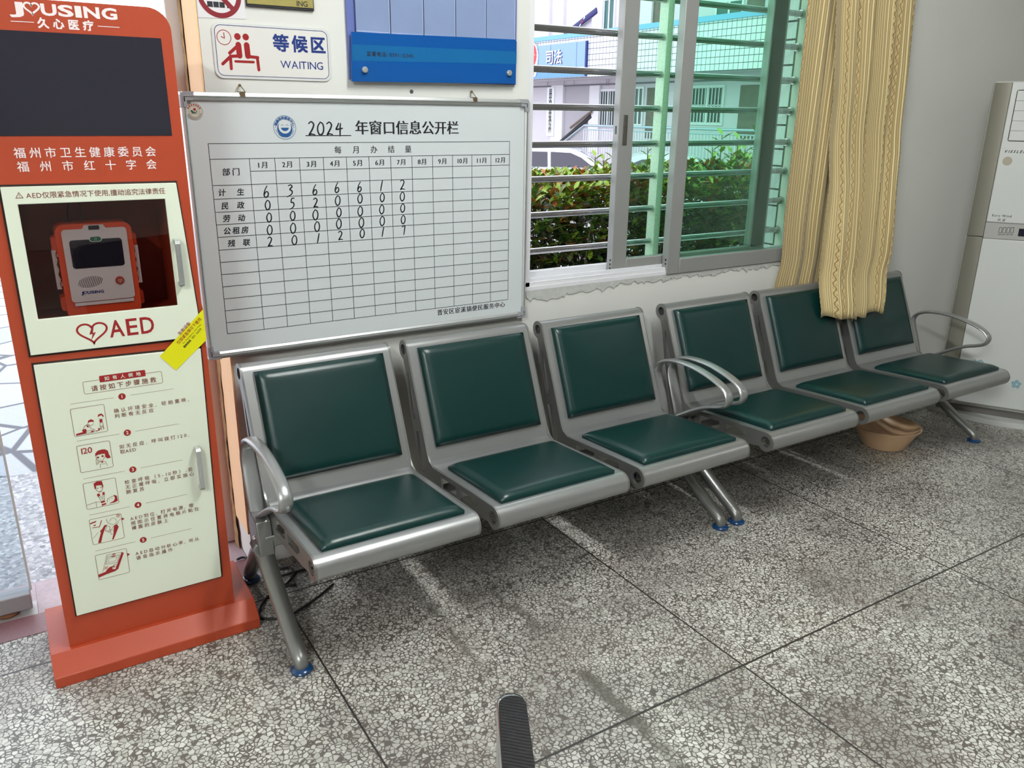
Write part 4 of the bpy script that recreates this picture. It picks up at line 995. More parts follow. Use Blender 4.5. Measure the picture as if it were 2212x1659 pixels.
# handwriting
HW = {'0': [[(0.5, 1), (0.22, 0.72), (0.15, 0.35), (0.35, 0.0), (0.68, 0.12), (0.82, 0.5), (0.72, 0.88), (0.45, 1.0)]],
      '1': [[(0.68, 1.0), (0.52, 0.5), (0.38, 0.0)]],
      '2': [[(0.22, 0.86), (0.5, 1.0), (0.74, 0.8), (0.6, 0.48), (0.28, 0.1), (0.24, 0.02), (0.45, 0.08), (0.8, 0.02)]],
      '3': [[(0.3, 0.92), (0.6, 1.0), (0.74, 0.82), (0.46, 0.6), (0.72, 0.42), (0.62, 0.16), (0.1, -0.06)]],
      '4': [[(0.45, 1.0), (0.3, 0.75), (0.12, 0.48), (0.5, 0.5), (0.9, 0.56)], [(0.68, 0.98), (0.6, 0.5), (0.56, -0.12)]],
      '5': [[(0.78, 0.98), (0.46, 0.96), (0.34, 0.6), (0.6, 0.56), (0.7, 0.32), (0.5, 0.06), (0.1, -0.08)]],
      '6': [[(0.68, 1.02), (0.4, 0.66), (0.24, 0.2), (0.42, -0.02), (0.72, 0.14), (0.74, 0.42), (0.52, 0.5), (0.28, 0.22)]],
      '7': [[(0.30, 0.86), (0.72, 0.98), (0.66, 0.5), (0.54, 0.0)]]}
S = Sheet(FY(-0.022)); INK = M['ink']; random.seed(11)
def hand(ch, cu, cv, h, w=0.0033):
    asp = 0.78; cu += random.uniform(-0.002, 0.002); cv += random.uniform(-0.0015, 0.0015); sc_ = random.uniform(0.92, 1.06)
    for st in HW[ch]:
        pts = [(p.x, p.y) for p in spline([Vector((x, y, 0)) for x, y in st], 5)]
        n = len(pts)
        S.line([(cu+(x-0.5)*h*asp*sc_, cv+(y-0.5)*h*sc_) for x, y in pts], [w*(0.8+0.45*math.sin(PI*(i+1)/(n+1))) for i in range(n)], INK, 0, cap=True)
for i, ch in enumerate('2024'):
    hand(ch, 0.826+i*0.0282, 1.4050, 0.036 if i != 3 else 0.034, 0.0040); S.build('handwritten_number', wb, 'black marker handwriting'); S = Sheet(FY(-0.022))

rows = ['6366612', '0520000', '0000000', '0000000', '2012017']
for r_, s in enumerate(rows):
    zc = (ZR[3+r_]+ZR[4+r_])/2
    for i, ch in enumerate(s):
        hand(ch, (CX[i+1]+CX[i+2])/2+0.001+0.004*(6-i)/6, zc-0.004+0.0025*(i/6)+(0.004 if i > 2 else 0), 0.0285 if r_ else 0.031)
        S.build('handwritten_number', wb, 'black marker handwriting'); S = Sheet(FY(-0.022))
for r_, (s, u0, u1) in enumerate((('计生', 0.538, 0.612), ('民政', 0.543, 0.609), ('劳动', 0.544, 0.608), ('公租房', 0.542, 0.615), ('残联', 0.551, 0.616))):
    S.text(s, u0, u1, (ZR[3+r_]+ZR[4+r_])/2-0.001, 0.0215, INK, bold=0.020, shear=0.16)
    S.build('handwritten_name', wb, 'black marker handwriting'); S = Sheet(FY(-0.022))

# ================================================================== SIGNS ABOVE THE BOARD
ws = thing('waiting_sign', 'white WAITING sign with seated red figures and blue lettering', 'sign', (0.735, -0.004, 1.61))
b = MB(); b.prism(rrect(0.5685, 1.5380, 0.9030, 1.6830, 0.022, 8), [], 0.0, 0.004, FY(0)); b.build('plate', mat('clear_acrylic_edge', rgb(214, 216, 214), 0.12), ws, 0.001)
S = Sheet(FY(-0.004)); S.poly(rrect(0.5735, 1.5430, 0.8980, 1.6780, 0.019, 8), M['signwhite']); S.frame(rrect(0.5760, 1.5455, 0.8955, 1.6755, 0.017, 8), 0.0016, M['navy'], 1)
R2 = mat('sign_red', rgb(150, 32, 36), 0.3)
def sp(x, y): p = at((x/2.9105+400, y/2.9125), 'y', -0.004); return (p.x, p.z)
def sline(pts, w, cap=True): S.line([sp(*p) for p in pts], w, R2, 1, cap=cap)
cu_, cv_ = sp(243, 235); S.ring(cu_, cv_, 0.0178, 0.0196, R2, 1); sline([(242, 205), (246, 240), (226, 230)], 0.0022)
for hx, hy in ((328, 230), (380, 233)): c_ = sp(hx, hy); S.disc(c_[0], c_[1], 0.0088, R2, 1)
sline([(334, 282), (342, 350)], 0.0155); sline([(330, 288), (279, 334)], 0.0085); sline([(346, 352), (284, 354)], 0.0082); sline([(284, 356), (236, 402)], 0.0082); sline([(284, 356), (290, 432)], 0.0082)
sline([(386, 284), (394, 352)], 0.0155); sline([(390, 355), (456, 362)], 0.0082); sline([(453, 362), (463, 440)], 0.0082); sline([(316, 386), (430, 391)], 0.0066)
S.text('等候区', 0.734, 0.890, 1.6375, 0.0475, M['navy'], 1, bold=0.030)
S.text('WAITING', 0.752, 0.880, 1.5805, 0.0295, M['navy'], 1, bold=0.004)
S.build('print', ws)

ns = thing('no_smoking_sign', 'white paper no smoking sign with dark red ring above the waiting sign', 'sign', (0.603, -0.001, 1.69))
b = MB(); b.prism([(0.5385, 1.6905), (0.6655, 1.6945), (0.6655, 1.835), (0.5385, 1.835)], [], 0.0003, 0.0012, FY(0)); b.build('sheet', M['paper'], ns, smooth=False)
S = Sheet(FY(-0.0012)); nu, nv = 0.5985, 1.7510; DR = mat('dark_red_print', rgb(128, 24, 38), 0.4)
S.ring(nu, nv, 0.0455, 0.0585, DR); S.line([(nu-0.036, nv+0.036), (nu+0.036, nv-0.036)], 0.0125, DR, 1)
S.rect(nu-0.034, nv-0.032, nu+0.012, nv-0.018, M['black']); S.rect(nu-0.0195, nv-0.032, nu-0.018, nv-0.018, M['paper'], 1); S.rect(nu-0.0035, nv-0.032, nu-0.002, nv-0.018, M['paper'], 1)
S.rect(nu+0.018, nv-0.032, nu+0.0215, nv-0.018, M['black']); S.rect(nu+0.025, nv-0.032, nu+0.0285, nv-0.018, M['black'])
S.build('print', ns)

pq = thing('gold_plaque', 'gold plaque in black frame at the top beside the no smoking sign', 'plaque', (0.79, -0.005, 1.735))
box('frame', (0.668, -0.008, 1.7275), (0.8605, -0.0005, 1.86), M['black'], pq, 0.001)
b = MB(); b.prism([(0.670, 1.7335), (0.858, 1.7340), (0.858, 1.858), (0.670, 1.858)], [], 0.008, 0.010, FY(0)); b.build('plate', M['brass'], pq, 0.0008)
S = Sheet(FY(-0.010)); S.text('ING', 0.808, 0.842, 1.7440, 0.0200, M['black'], bold=0.01); S.build('lettering', pq)

nb_ = thing('notice_board', 'blue acrylic notice board with clear pockets above the whiteboard', 'notice board', (1.26, -0.01, 1.545))
box('backing', (0.957, -0.010, 1.546), (1.548, -0.0005, 1.98), mat('blue_backing', rgb(96, 110, 170), 0.4, var=0.06), nb_, 0.001)
for i in range(5):
    x0 = 0.982+i*0.1115
    b = MB(); b.box((x0, -0.019, 1.679), (x0+0.1085, -0.0165, 1.97)); o = b.build('pocket', M['acrylic'], nb_, 0.0015)
    b = MB(); b.box((x0+0.1045, -0.0205, 1.680), (x0+0.1085, -0.019, 1.97)); b.box((x0, -0.0205, 1.679), (x0+0.1045, -0.019, 1.683)); b.build('pocket_edge', mat('acrylic_edge', rgb(160, 172, 206), 0.15), o, 0.0005)
b = MB(); b.prism([(0.958, 1.5400), (1.5400, 1.5490), (1.5420, 1.6800), (1.5360, 1.6865), (0.965, 1.6780)], [], 0.018, 0.022, FY(0)); o = b.build('lower_panel', M['blueband'], nb_, 0.0008)
S = Sheet(FY(-0.022)); S.poly([(0.9635, 1.598), (1.5410, 1.6115), (1.5415, 1.6500), (0.9645, 1.6435)], M['blueband2'])
S.text('监督电话: 0591-12345', 1.010, 1.165, 1.6200, 0.0150, M['black'], 1, bold=0.012); S.build('lettering', o)
for x, z in ((1.001, 1.574), (1.512, 1.582)):
    b = MB(); b.lathe([(0.0, 0.009), (0.0075, 0.0085), (0.009, 0.007), (0.009, 0.0)], (x, -0.022, z), None, 24, ax=(0, -1, 0)); b.build('standoff_screw', M['alu'], nb_)
    b = MB(); b.lathe([(0.006, 0.0), (0.006, 0.009)], (x, -0.0105, z), None, 16, ax=(0, -1, 0)); b.build('standoff_sleeve', M['alu'], nb_)
wp = MB(); wpp = at((889, 198), 'y', 0); wp.lathe([(0, 0.001), (0.004, 0.001), (0.0065, 0.0)], (wpp.x, 0, wpp.z), None, 14, ax=(0, -1, 0))
tag(wp.build('wall_plug', mat('dull_plug', rgb(72, 74, 74), 0.6)), 'small dark wall plug in the wall between the two hooks of the whiteboard', 'wall plug')

# ================================================================== CURTAIN
def fabric():
    m = bpy.data.materials.new('striped_curtain_fabric'); m.use_nodes = True
    nt = m.node_tree; N = nt.nodes; L = nt.links; b = N['Principled BSDF']; b.inputs['Roughness'].default_value = 0.75
    b.inputs['Sheen Weight'].default_value = 0.25
    uv = N.new('ShaderNodeUVMap'); sx = N.new('ShaderNodeSeparateXYZ'); L.new(uv.outputs[0], sx.inputs[0])
    def ma(op, *a):
        n = N.new('ShaderNodeMath'); n.operation = op
        for i, x in enumerate(a):
            if isinstance(x, (int, float)): n.inputs[i].default_value = x
            else: L.new(x, n.inputs[i])
        return n.outputs[0]
    def mixc(f, a, c):
        n = N.new('ShaderNodeMixRGB')
        for i, x in enumerate((f, a, c)):
            if isinstance(x, (int, float)): n.inputs[i].default_value = x
            elif isinstance(x, tuple): n.inputs[i].default_value = x
            else: L.new(x, n.inputs[i])
        return n.outputs[0]
    u, v = sx.outputs[0], sx.outputs[1]
    base, light, dark, brown = rgb(176, 153, 106), rgb(214, 196, 146), rgb(112, 94, 58), rgb(138, 108, 64)
    fine = ma('LESS_THAN', ma('FRACT', ma('MULTIPLY', u, 72.0)), 0.22)
    lightf = ma('GREATER_THAN', ma('FRACT', ma('MULTIPLY', u, 36.0)), 0.6)
    col = mixc(lightf, base, light); col = mixc(fine, col, dark)
    # every 26 cm a plain band with a running scroll
    f = ma('FRACT', ma('MULTIPLY', u, 1/0.26)); band = ma('LESS_THAN', f, 0.20)
    wave = ma('ADD', 0.10, ma('MULTIPLY', ma('SINE', ma('MULTIPLY', v, 2*PI/0.042)), 0.042))
    d = ma('ABSOLUTE', ma('SUBTRACT', f, wave)); scroll = ma('LESS_THAN', d, 0.020)
    w2 = ma('ADD', 0.10, ma('MULTIPLY', ma('SINE', ma('MULTIPLY', v, 2*PI/0.021)), 0.055)); s2 = ma('LESS_THAN', ma('ABSOLUTE', ma('SUBTRACT', f, w2)), 0.010)
    edge = ma('LESS_THAN', ma('ABSOLUTE', ma('SUBTRACT', f, 0.195)), 0.008)
    bc = mixc(ma('MAXIMUM', ma('MAXIMUM', scroll, s2), edge), rgb(196, 176, 126), brown)
    col = mixc(band, col, bc)
    L.new(col, b.inputs['Base Color'])
    no = N.new('ShaderNodeTexNoise'); no.inputs['Scale'].default_value = 500; L.new(uv.outputs[0], no.inputs['Vector'])
    bp = N.new('ShaderNodeBump'); bp.inputs['Strength'].default_value = 0.15; bp.inputs['Distance'].default_value = 0.001; L.new(no.outputs['Fac'], bp.inputs['Height']); L.new(bp.outputs[0], b.inputs['Normal'])
    return m
M['fabric'] = fabric()
ct = thing('curtain', 'beige striped curtain hanging over the backs of the far bench', 'curtain', (3.3, -0.1, 0.6))
ZT = 2.62
def smooth(a, b_, x): t = max(0, min(1, (x-a)/(b_-a))); return t*t*(3-2*t)
def drape(name, xl, xr, ztop, hem, yfn, nf, amp, seed, u_off, uw, nu=150, nz=70):
    random.seed(seed); ph = [random.uniform(0, 6.28) for _ in range(6)]
    def warp(s): return s+0.030*math.sin(2*PI*s*1.7+ph[0])+0.016*math.sin(2*PI*s*4.1+ph[1])
    def fn(s, t):
        z = ztop+(hem(s)-ztop)*t
        w = warp(s); q = 2*PI*nf*w+0.5*math.sin(2.1*z+ph[2])
        k = 0.75+0.25*math.sin(3*z+ph[3]+5*s)
        y = yfn(s, z)+amp*k*(math.sin(q)+0.30*math.sin(2*q+ph[4]))
        x = xl(z)+(xr(z)-xl(z))*s+0.35*amp*math.cos(q)*k
        return Vector((x, y, z))
    b = MB(); b.grid(nu, nz, fn, None, lambda s, t: (u_off+s*uw, (ztop+(hem(s)-ztop)*t)))
    o = b.build(name, M['fabric'], ct, smooth=False); o.data.polygons.foreach_set('use_smooth', [True]*len(o.data.polygons))
    md = o.modifiers.new('solid', 'SOLIDIFY'); md.thickness = 0.0015; md.offset = 0
    return o
# strip behind the chair backs, next to the window
drape('inner_drape', lambda z: 2.945+0.02*smooth(1.1, 0.72, z)-0.03*smooth(0.86, 0.70, z), lambda z: 3.34+0.0*z, ZT, lambda s: 0.685+0.012*math.sin(9*s), lambda s, z: -0.032, 3.2, 0.014, 4, 0.02, 0.80, 110)
# the rest falls in front of the backs
def edge_table(rows):
    pts = [at((a, c), 'y', y) for a, c, y in rows]; pts.sort(key=lambda p: p.z)
    def f(z):
        if z <= pts[0].z: return pts[0].x
        for p, q in zip(pts, pts[1:]):
            if z <= q.z: return p.x+(q.x-p.x)*(z-p.z)/(q.z-p.z)
        return pts[-1].x
    return f
yo = lambda z: -0.085-0.085*smooth(1.45, 0.74, z)-0.055*smooth(0.80, 0.60, z)
eL = edge_table([(1806, 0, yo(1.95)), (1800, 200, yo(1.6)), (1795, 400, yo(1.17)), (1786, 520, yo(0.92)), (1780, 600, yo(0.75)), (1786, 655, yo(0.62))])
eR = edge_table([(1980, 0, yo(1.95)), (1966, 150, yo(1.65)), (1950, 330, yo(1.27)), (1938, 450, yo(1.03)), (1927, 550, yo(0.82)), (1918, 610, yo(0.70)), (1910, 660, yo(0.60))])
drape('outer_drape', eL, eR, ZT,
      lambda s: 0.598+0.010*math.sin(17*s)-0.012*smooth(0.0, 0.5, s)-0.018*(1 if 0.38 < s < 0.55 else 0),
      lambda s, z: yo(z), 4.4, 0.024, 9, 0.30, 1.55, 220)
tk = MB(); tk.tube([(2.2, -0.09, 2.66), (4.0, -0.09, 2.66)], 0.014, None, 12)
tg = tag(tk.build('curtain_rod', M['alu']), 'round aluminium curtain rod carrying the beige curtain', 'curtain rod')
for x in (2.3, 3.9):
    b = MB(); b.tube([(x, -0.0005, 2.66), (x, -0.088, 2.66)], 0.008, None, 10); b.lathe([(0.02, 0), (0.02, 0.006)], (x, -0.0005, 2.66), None, 16, ax=(0, -1, 0), close=True); b.build('bracket', M['alu'], tg)

# ================================================================== AIR CONDITIONER
AO = Vector((4.0, -0.345, 0)); AU = Vector((0.5, -0.866, 0)).normalized(); AN = Vector((-0.866, -0.5, 0)).normalized()
ac = thing('air_conditioner', 'white floor standing air conditioner with grey side strips in the corner', 'air conditioner', (4.25, -0.45, 0))
def AF(off=0.0): return frame_of(AU, (0, 0, 1), AN, AO+AN*off)
def ap(x, y, off=0.0): p = at_plane((x, y), AO+AN*off, AN)-AO; return (p.dot(AU), p.z)
AT = ap(2190, 175)[1]; AW = 0.46
# plan outline (a along the front, depth to the back)
F0_ = frame_of(AU, -AN, (0, 0, 1), AO)
b = MB(); b.prism([(-0.072, 0.045), (-0.060, 0.030), (AW+0.06, 0.030), (AW+0.072, 0.045), (AW+0.072, 0.30), (-0.072, 0.30)], [], 0.062, AT, F0_); b.build('body', mat('ac_side_shell', rgb(186, 186, 180), 0.4), ac, 0.006)
zs = ap(2124, 512)[1]
for a0, a1 in ((-0.070, -0.001), (AW+0.001, AW+0.070)):
    for z0, z1 in ((0.075, zs-0.0015), (zs+0.0015, AT-0.006)):
        b = MB(); 
        pr = [(a0, 0.030), (a0, 0.022), (a0+0.010 if a0 < 0 else a0, 0.012), (a1 if a0 < 0 else a1-0.010, 0.012 if a0 > 0 else 0.004), (a1, 0.022 if a0 > 0 else 0.004), (a1, 0.030)]
        b.prism(pr, [], z0, z1, F0_); b.build('side_strip', M['acgrey'], ac, 0.002); fix_normals(COL.objects[-1])
zp0, zp1 = ap(2128, 514)[1], ap(2131, 480)[1]
b = MB(); b.prism(rect(0.0, 0.085, AW, zp0-0.002), [], -0.03, 0.0, AF()); b.build('lower_panel', M['acwhite'], ac, 0.004)
b = MB(); b.prism(rect(0.0, zp1+0.001, AW, AT-0.004), [], -0.03, 0.0, AF()); b.build('upper_panel', M['acwhite'], ac, 0.004)
b = MB(); b.prism(rect(0.0, zp0, AW, zp1), [], -0.03, -0.001, AF()); cp = b.build('control_panel', mat('control_strip', rgb(176, 174, 172), 0.3, metal=0.3), ac, 0.001)
S = Sheet(AF(-0.001))
for i in range(4):
    u_, v_ = ap(2161+i*8.5, 497.5); S.frame(rrect(u_-0.0055, v_-0.013, u_+0.0055, v_+0.013, 0.002), 0.0016, M['acdark']); S.rect(u_-0.007, v_-0.0215, u_+0.007, v_-0.0195, M['acdark'])
S.build('buttons', cp)
u_, v_ = ap(2200, 502); b = MB(); b.prism(rect(u_, v_-0.018, u_+0.12, v_+0.018), [], -0.001, 0.0004, AF()); b.build('display', M['screen'], cp, smooth=False)
u0_, v1_ = ap(2192, 194); v0_ = ap(2172, 305)[1]; ug = 0.022
b = MB(); b.prism(rrect(ug, v0_, AW-ug, v1_, 0.008), [], 0.0, 0.0012, AF()); og = b.build('air_outlet', M['gap'], ac, smooth=False)
for i in range(5):
    z0 = v0_+0.003+(v1_-v0_-0.006)*i/5
    b = MB(); b.prism(rect(ug+0.003, z0+0.0006, AW-ug-0.003, z0+(v1_-v0_-0.006)/5-0.0006), [], 0.001, 0.004, AF()); b.build('louvre', M['acwhite'], og, 0.001)
S = Sheet(AF(0.0))
u_, v_ = ap(2176, 348); S.disc(u_, v_, 0.020, mat('beige_dot', rgb(160, 152, 136), 0.5), 0)
S.build('round_sticker', ac, 'round beige sticker'); S = Sheet(AF(0.0)); u_, v_ = ap(2191, 327.5); S.text('VISSLEP', u_-0.040, u_+0.044, v_, 0.016, M['acdark'], bold=0.03, shear=0.35)
S.build('lettering', ac); S = Sheet(AF(0.0)); u_, v_ = ap(2162, 466); S.text('Euro Wind', u_-0.036, u_+0.044, v_, 0.0145, M['acdark'], bold=0.01); u_, v_ = ap(2161, 473.5); S.text('风姿', u_-0.012, u_+0.022, v_-0.003, 0.0145, M['acdark'])
S.build('lettering', ac)
FB = mat('pale_blue_print', rgb(132, 166, 176), 0.5); S = Sheet(AF(0.0))
for px_, py_, r_ in ((2195, 830, 0.022), (2105, 783, 0.016), (2118, 782, 0.013)):
    u_, v_ = ap(px_, py_)
    for k in range(5): S.disc(u_+r_*0.62*math.cos(k*1.2566+0.3), v_+r_*0.62*math.sin(k*1.2566+0.3), r_*0.42, FB, 0, n=12)
    S.disc(u_, v_, r_*0.45, FB, 1, n=12); S.disc(u_+r_*0.1, v_, r_*0.2, M['acwhite'], 2, n=10)
    S.build('flower_sticker', ac, 'pale blue flower print'); S = Sheet(AF(0.0))
b = MB(); b.prism([(-0.066, 0.034), (AW+0.066, 0.034), (AW+0.066, 0.29), (-0.066, 0.29)], [], 0.028, 0.064, F0_); b.build('plinth', mat('dark_plinth', rgb(96, 92, 88), 0.6), ac)  # plain dark grey band between body and base
pts = [(-0.10, 0.28), (-0.10, 0.06)]+[(-0.10+(AW+0.20)*i/20, 0.06-0.105*math.sin(PI*i/20)) for i in range(1, 20)]+[(AW+0.10, 0.06), (AW+0.10, 0.28)]
b = MB(); b.prism(pts, [], 0.0, 0.028, F0_); o = b.build('base', M['acwhite'], ac, 0.004); fix_normals(o)

# ================================================================== FLOOR ITEMS
bw = thing('basin', 'tan plastic washing basin on the floor under the far bench', 'basin', (3.355, -0.415, 0))
b = MB(); BR = 0.150
b.lathe([(0.0, 0.0), (0.085, 0.0), (0.095, 0.004), (0.122, 0.055), (0.141, 0.092), (BR, 0.096), (BR+0.002, 0.101), (BR-0.004, 0.1035), (0.140, 0.099), (0.118, 0.056), (0.090, 0.007), (0.0, 0.004)], (3.355, -0.415, 0.0005), None, 48)
b.build('bowl', M['bowl'], bw)
def fl(*ps, z=0.006): return [tuple(at(p, 'z', z)) for p in ps]
cb = MB(); cp_ = fl((512, 1209), (528, 1204), (560, 1215), (600, 1228), (625, 1226), (634, 1240), (618, 1262), (600, 1264), (596, 1250), (622, 1240), (668, 1228), (720, 1222))
cb.tube(spline(cp_, 6), 0.0042, None, 8)
tag(cb.build('power_cable', M['darkpipe']), 'black power cable coiled behind the front leg under the nearest bench', 'cable')
cb = MB(); cp_ = fl((640, 1262), (605, 1270), (576, 1292), (559, 1318), (566, 1334), (590, 1337), (625, 1330), (680, 1295), (720, 1262))
cb.tube(spline(cp_, 6), 0.0042, None, 8)
tag(cb.build('power_cable', M['darkpipe']), 'black cable looping out on the floor beside the base of the orange cabinet', 'cable')

# lounge bench in the foreground: only the tip of its end armrest reaches the picture
tip = Vector((0.537, -1.636, 0.0)); ad = Vector((-0.062, -0.118, 0)).normalized(); al = Vector((-ad.y, ad.x, 0))
LW = 1.75
oc = thing('lounge_bench', 'black padded armrest end with chrome rim of a bench at the bottom edge', 'bench', tip+ad*0.33+al*LW/2)
def ch_arm(o_):
    b = MB(); F = frame_of(ad, al, (0, 0, 1), o_)
    r = 0.0205
    out = arc(r, 0, r, 90, 270, 14)+[(0.30, -r-0.002), (0.30, r+0.002)]
    b.prism(out, [], 0.606, 0.628, F); b.build('armrest_pad', M['leather'], oc, 0.007, 4)
    b = MB(); tp = [o_+ad*a+Vector((0, 0, z)) for a, z in ((0.31, 0.592), (0.20, 0.597), (0.06, 0.607), (0.004, 0.611), (-0.013, 0.604), (-0.018, 0.575), (-0.006, 0.45), (0.03, 0.10), (0.04, 0.045), (0.07, 0.016), (0.14, 0.0135), (0.50, 0.0135))]
    b.tube(spline(tp, 6), (0.0215, 0.0125), None, 14, side=al); b.build('arm_frame', M['chrome'], oc)
ch_arm(tip); ch_arm(tip+al*LW)
F = frame_of(ad, al, (0, 0, 1), tip+al*LW/2)
b = MB(); b.prism(rrect(0.16, -LW/2+0.04, 0.62, LW/2-0.04, 0.05), [], 0.40, 0.47, F); b.build('seat', M['leather'], oc, 0.02, 3)
b = MB(); b.prism(rrect(-LW/2+0.04, 0.47, LW/2-0.04, 0.88, 0.05), [], 0.0, 0.05, frame_of(al, Vector((0, 0, 1))+ad*0.18, None, tip+al*LW/2+ad*0.50)); b.build('backrest', M['leather'], oc, 0.02, 3)
b = MB(); b.tube([tip+ad*0.38+al*0.01+Vector((0, 0, 0.39)), tip+ad*0.38+al*(LW-0.01)+Vector((0, 0, 0.39))], 0.012, None, 12)
for s in (0.0, LW): b.tube([tip+ad*0.035+al*s+Vector((0, 0, 0.39)), tip+ad*0.38+al*s+Vector((0, 0, 0.39))], 0.011, None, 12)
b.build('seat_support', M['chrome'], oc)

# ================================================================== OUTSIDE THE WINDOW
GX = 16.0                                   # front of the first floor gallery of the opposite wing
WXB = 17.3                                  # wall under and over the gallery
ZG = -0.80
def fo(p, off=0.0): q = at(p, 'x', GX-off); return (-q.y, q.z)
def fw(p, off=0.0): q = at(p, 'x', WXB-off); return (-q.y, q.z)
def FXN(x): return frame_of((0, -1, 0), (0, 0, 1), (-1, 0, 0), (x, 0, 0))
def tiles():
    m = bpy.data.materials.new('white_mosaic_tile'); m.use_nodes = True
    nt = m.node_tree; N = nt.nodes; L = nt.links; b = N['Principled BSDF']; b.inputs['Roughness'].default_value = 0.4
    geo = N.new('ShaderNodeNewGeometry'); sx = N.new('ShaderNodeSeparateXYZ'); cx = N.new('ShaderNodeCombineXYZ')
    L.new(geo.outputs['Position'], sx.inputs[0]); L.new(sx.outputs[1], cx.inputs[0]); L.new(sx.outputs[2], cx.inputs[1])
    br = N.new('ShaderNodeTexBrick'); br.offset = 0.0; br.inputs['Scale'].default_value = 1.0
    br.inputs['Brick Width'].default_value = 0.16; br.inputs['Row Height'].default_value = 0.16; br.inputs['Mortar Size'].default_value = 0.009
    br.inputs['Color1'].default_value = rgb(232, 232, 236); br.inputs['Color2'].default_value = rgb(220, 222, 228); br.inputs['Mortar'].default_value = rgb(86, 90, 100)
    L.new(cx.outputs[0], br.inputs['Vector']); L.new(br.outputs['Color'], b.inputs['Base Color'])
    return m
M['mosaic'] = tiles()
bd = thing('office_building', 'pale two storey office wing with tiled gallery across the yard', 'building', (17.3, 15.0, ZG))
z0f, z1f = fo((1499, 155))[1], fo((1503, 50))[1]
YN, YFAR = 6.0, 50.0
box('gallery_front', (GX, YN, z0f), (GX+0.2, YFAR, z1f), M['mosaic'], bd)
box('gallery_ledge', (GX-0.05, YN, z1f), (GX+0.25, YFAR, z1f+0.13), M['skyblue'], bd)
box('gallery_slab', (GX+0.2, YN, z0f), (WXB, YFAR, z0f+0.16), M['lav'], bd)
box('ground_floor_wall', (WXB, YN, ZG-0.05), (WXB+0.3, YFAR, z0f+0.16), M['lav'], bd)
box('upper_floor_wall', (WXB, YN, z0f+0.16), (WXB+0.3, YFAR, 10.5), M['lav'], bd)
box('roof', (GX-0.6, YN-0.5, 10.5), (WXB+4, YFAR, 10.7), M['lavgrey'], bd)
def panel(name, p0, p1, m, off, fn=fw, X=WXB, thick=0.03, parent=None, bevel=0.0):
    (a, z1), (c, z0) = fn(p0, off), fn(p1, off)
    b = MB(); b.prism(rect(a, z0, c, z1), [], 0.0, thick, FXN(X-off)); return b.build(name, m, parent or bd, bevel, smooth=False)
def grille(win, p0, p1, off, nb=8, nr=2):
    (a, z1), (c, z0) = fw(p0, off), fw(p1, off); b = MB()
    for i in range(nb+1):
        u = a+(c-a)*i/nb; b.box((WXB-off-0.06, -u-0.012, z0), (WXB-off-0.04, -u+0.012, z1))
    for i in range(nr+1):
        z = z0+(z1-z0)*i/nr; b.box((WXB-off-0.06, -c, z-0.015), (WXB-off-0.04, -a, z+0.015))
    return b.build('grille', M['whiteframe'], win)
def winp(p0, p1, nb=8, g=True, m=None):
    w = panel('window', p0, p1, m or M['darkglass'], 0.0); 
    (a, z1), (c, z0) = fw(p0), fw(p1); b = MB()
    b.prism(rect(a-0.06, z0-0.06, c+0.06, z1+0.06), [rect(a, z0, c, z1)], 0.0, 0.05, FXN(WXB)); b.box((WXB-0.05, -(a+c)/2-0.03, z0), (WXB-0.03, -(a+c)/2+0.03, z1)); b.build('window_frame', M['whiteframe'], w, smooth=False)
    if g: grille(w, p0, p1, 0.0, nb)
    return w
winp((1110, 202), (1147, 268), 6); winp((1296, 197), (1334, 272), 8); winp((1500, 190), (1558, 266), 9)
winp((1309, 2), (1326, 62), 2, False, mat('teal_window', rgb(40, 96, 92), 0.1)); winp((1552, 8), (1602, 44), 2, False, mat('teal_window', rgb(40, 96, 92), 0.1))
winp((1376, 192), (1386, 268), 2, False)
for p0, p1 in (((1400, 190), (1434, 300)), ((1602, 184), (1640, 300)), ((1416, -60), (1452, 52)), ((1622, -60), (1650, 30))): panel('door', p0, p1, M['door'], 0.0)
for p0, p1, mm in (((1196, 185), (1217, 330), M['whiteframe']), ((1279, 185), (1294, 330), M['whiteframe']), ((1162, -60), (1190, 90), M['whiteframe']), ((1204, -60), (1220, 90), M['whiteframe']), ((1288, -60), (1304, 80), M['whiteframe']), ((1352, -60), (1410, 70), M['whiteframe'])):
    panel('pilaster', p0, p1, mat('white_render', rgb(226, 222, 228), 0.9, var=0.03), 0.0, thick=0.10)
panel('recess', (1219, 185), (1278, 330), M['lavgrey'], 0.0, thick=0.012)
b = MB(); u0, zc_ = fw((1100, 190)); u1, zc2 = fw((1600, 182)); b.tube([(WXB-0.06, -u0, zc_), (WXB-0.06, -u1, zc_)], 0.022, None, 8); b.build('conduit', mat('grey_conduit', rgb(110, 110, 116), 0.5), bd)
for px_ in (1185, 1221, 1242, 1312, 1317): 
    q = fw((px_, 186)); b = MB(); b.tube([(WXB-0.05, -q[0], q[1]), (WXB-0.05, -q[0], z0f)], 0.012, None, 6); b.build('drop_pipe', M['lavgrey'], bd)
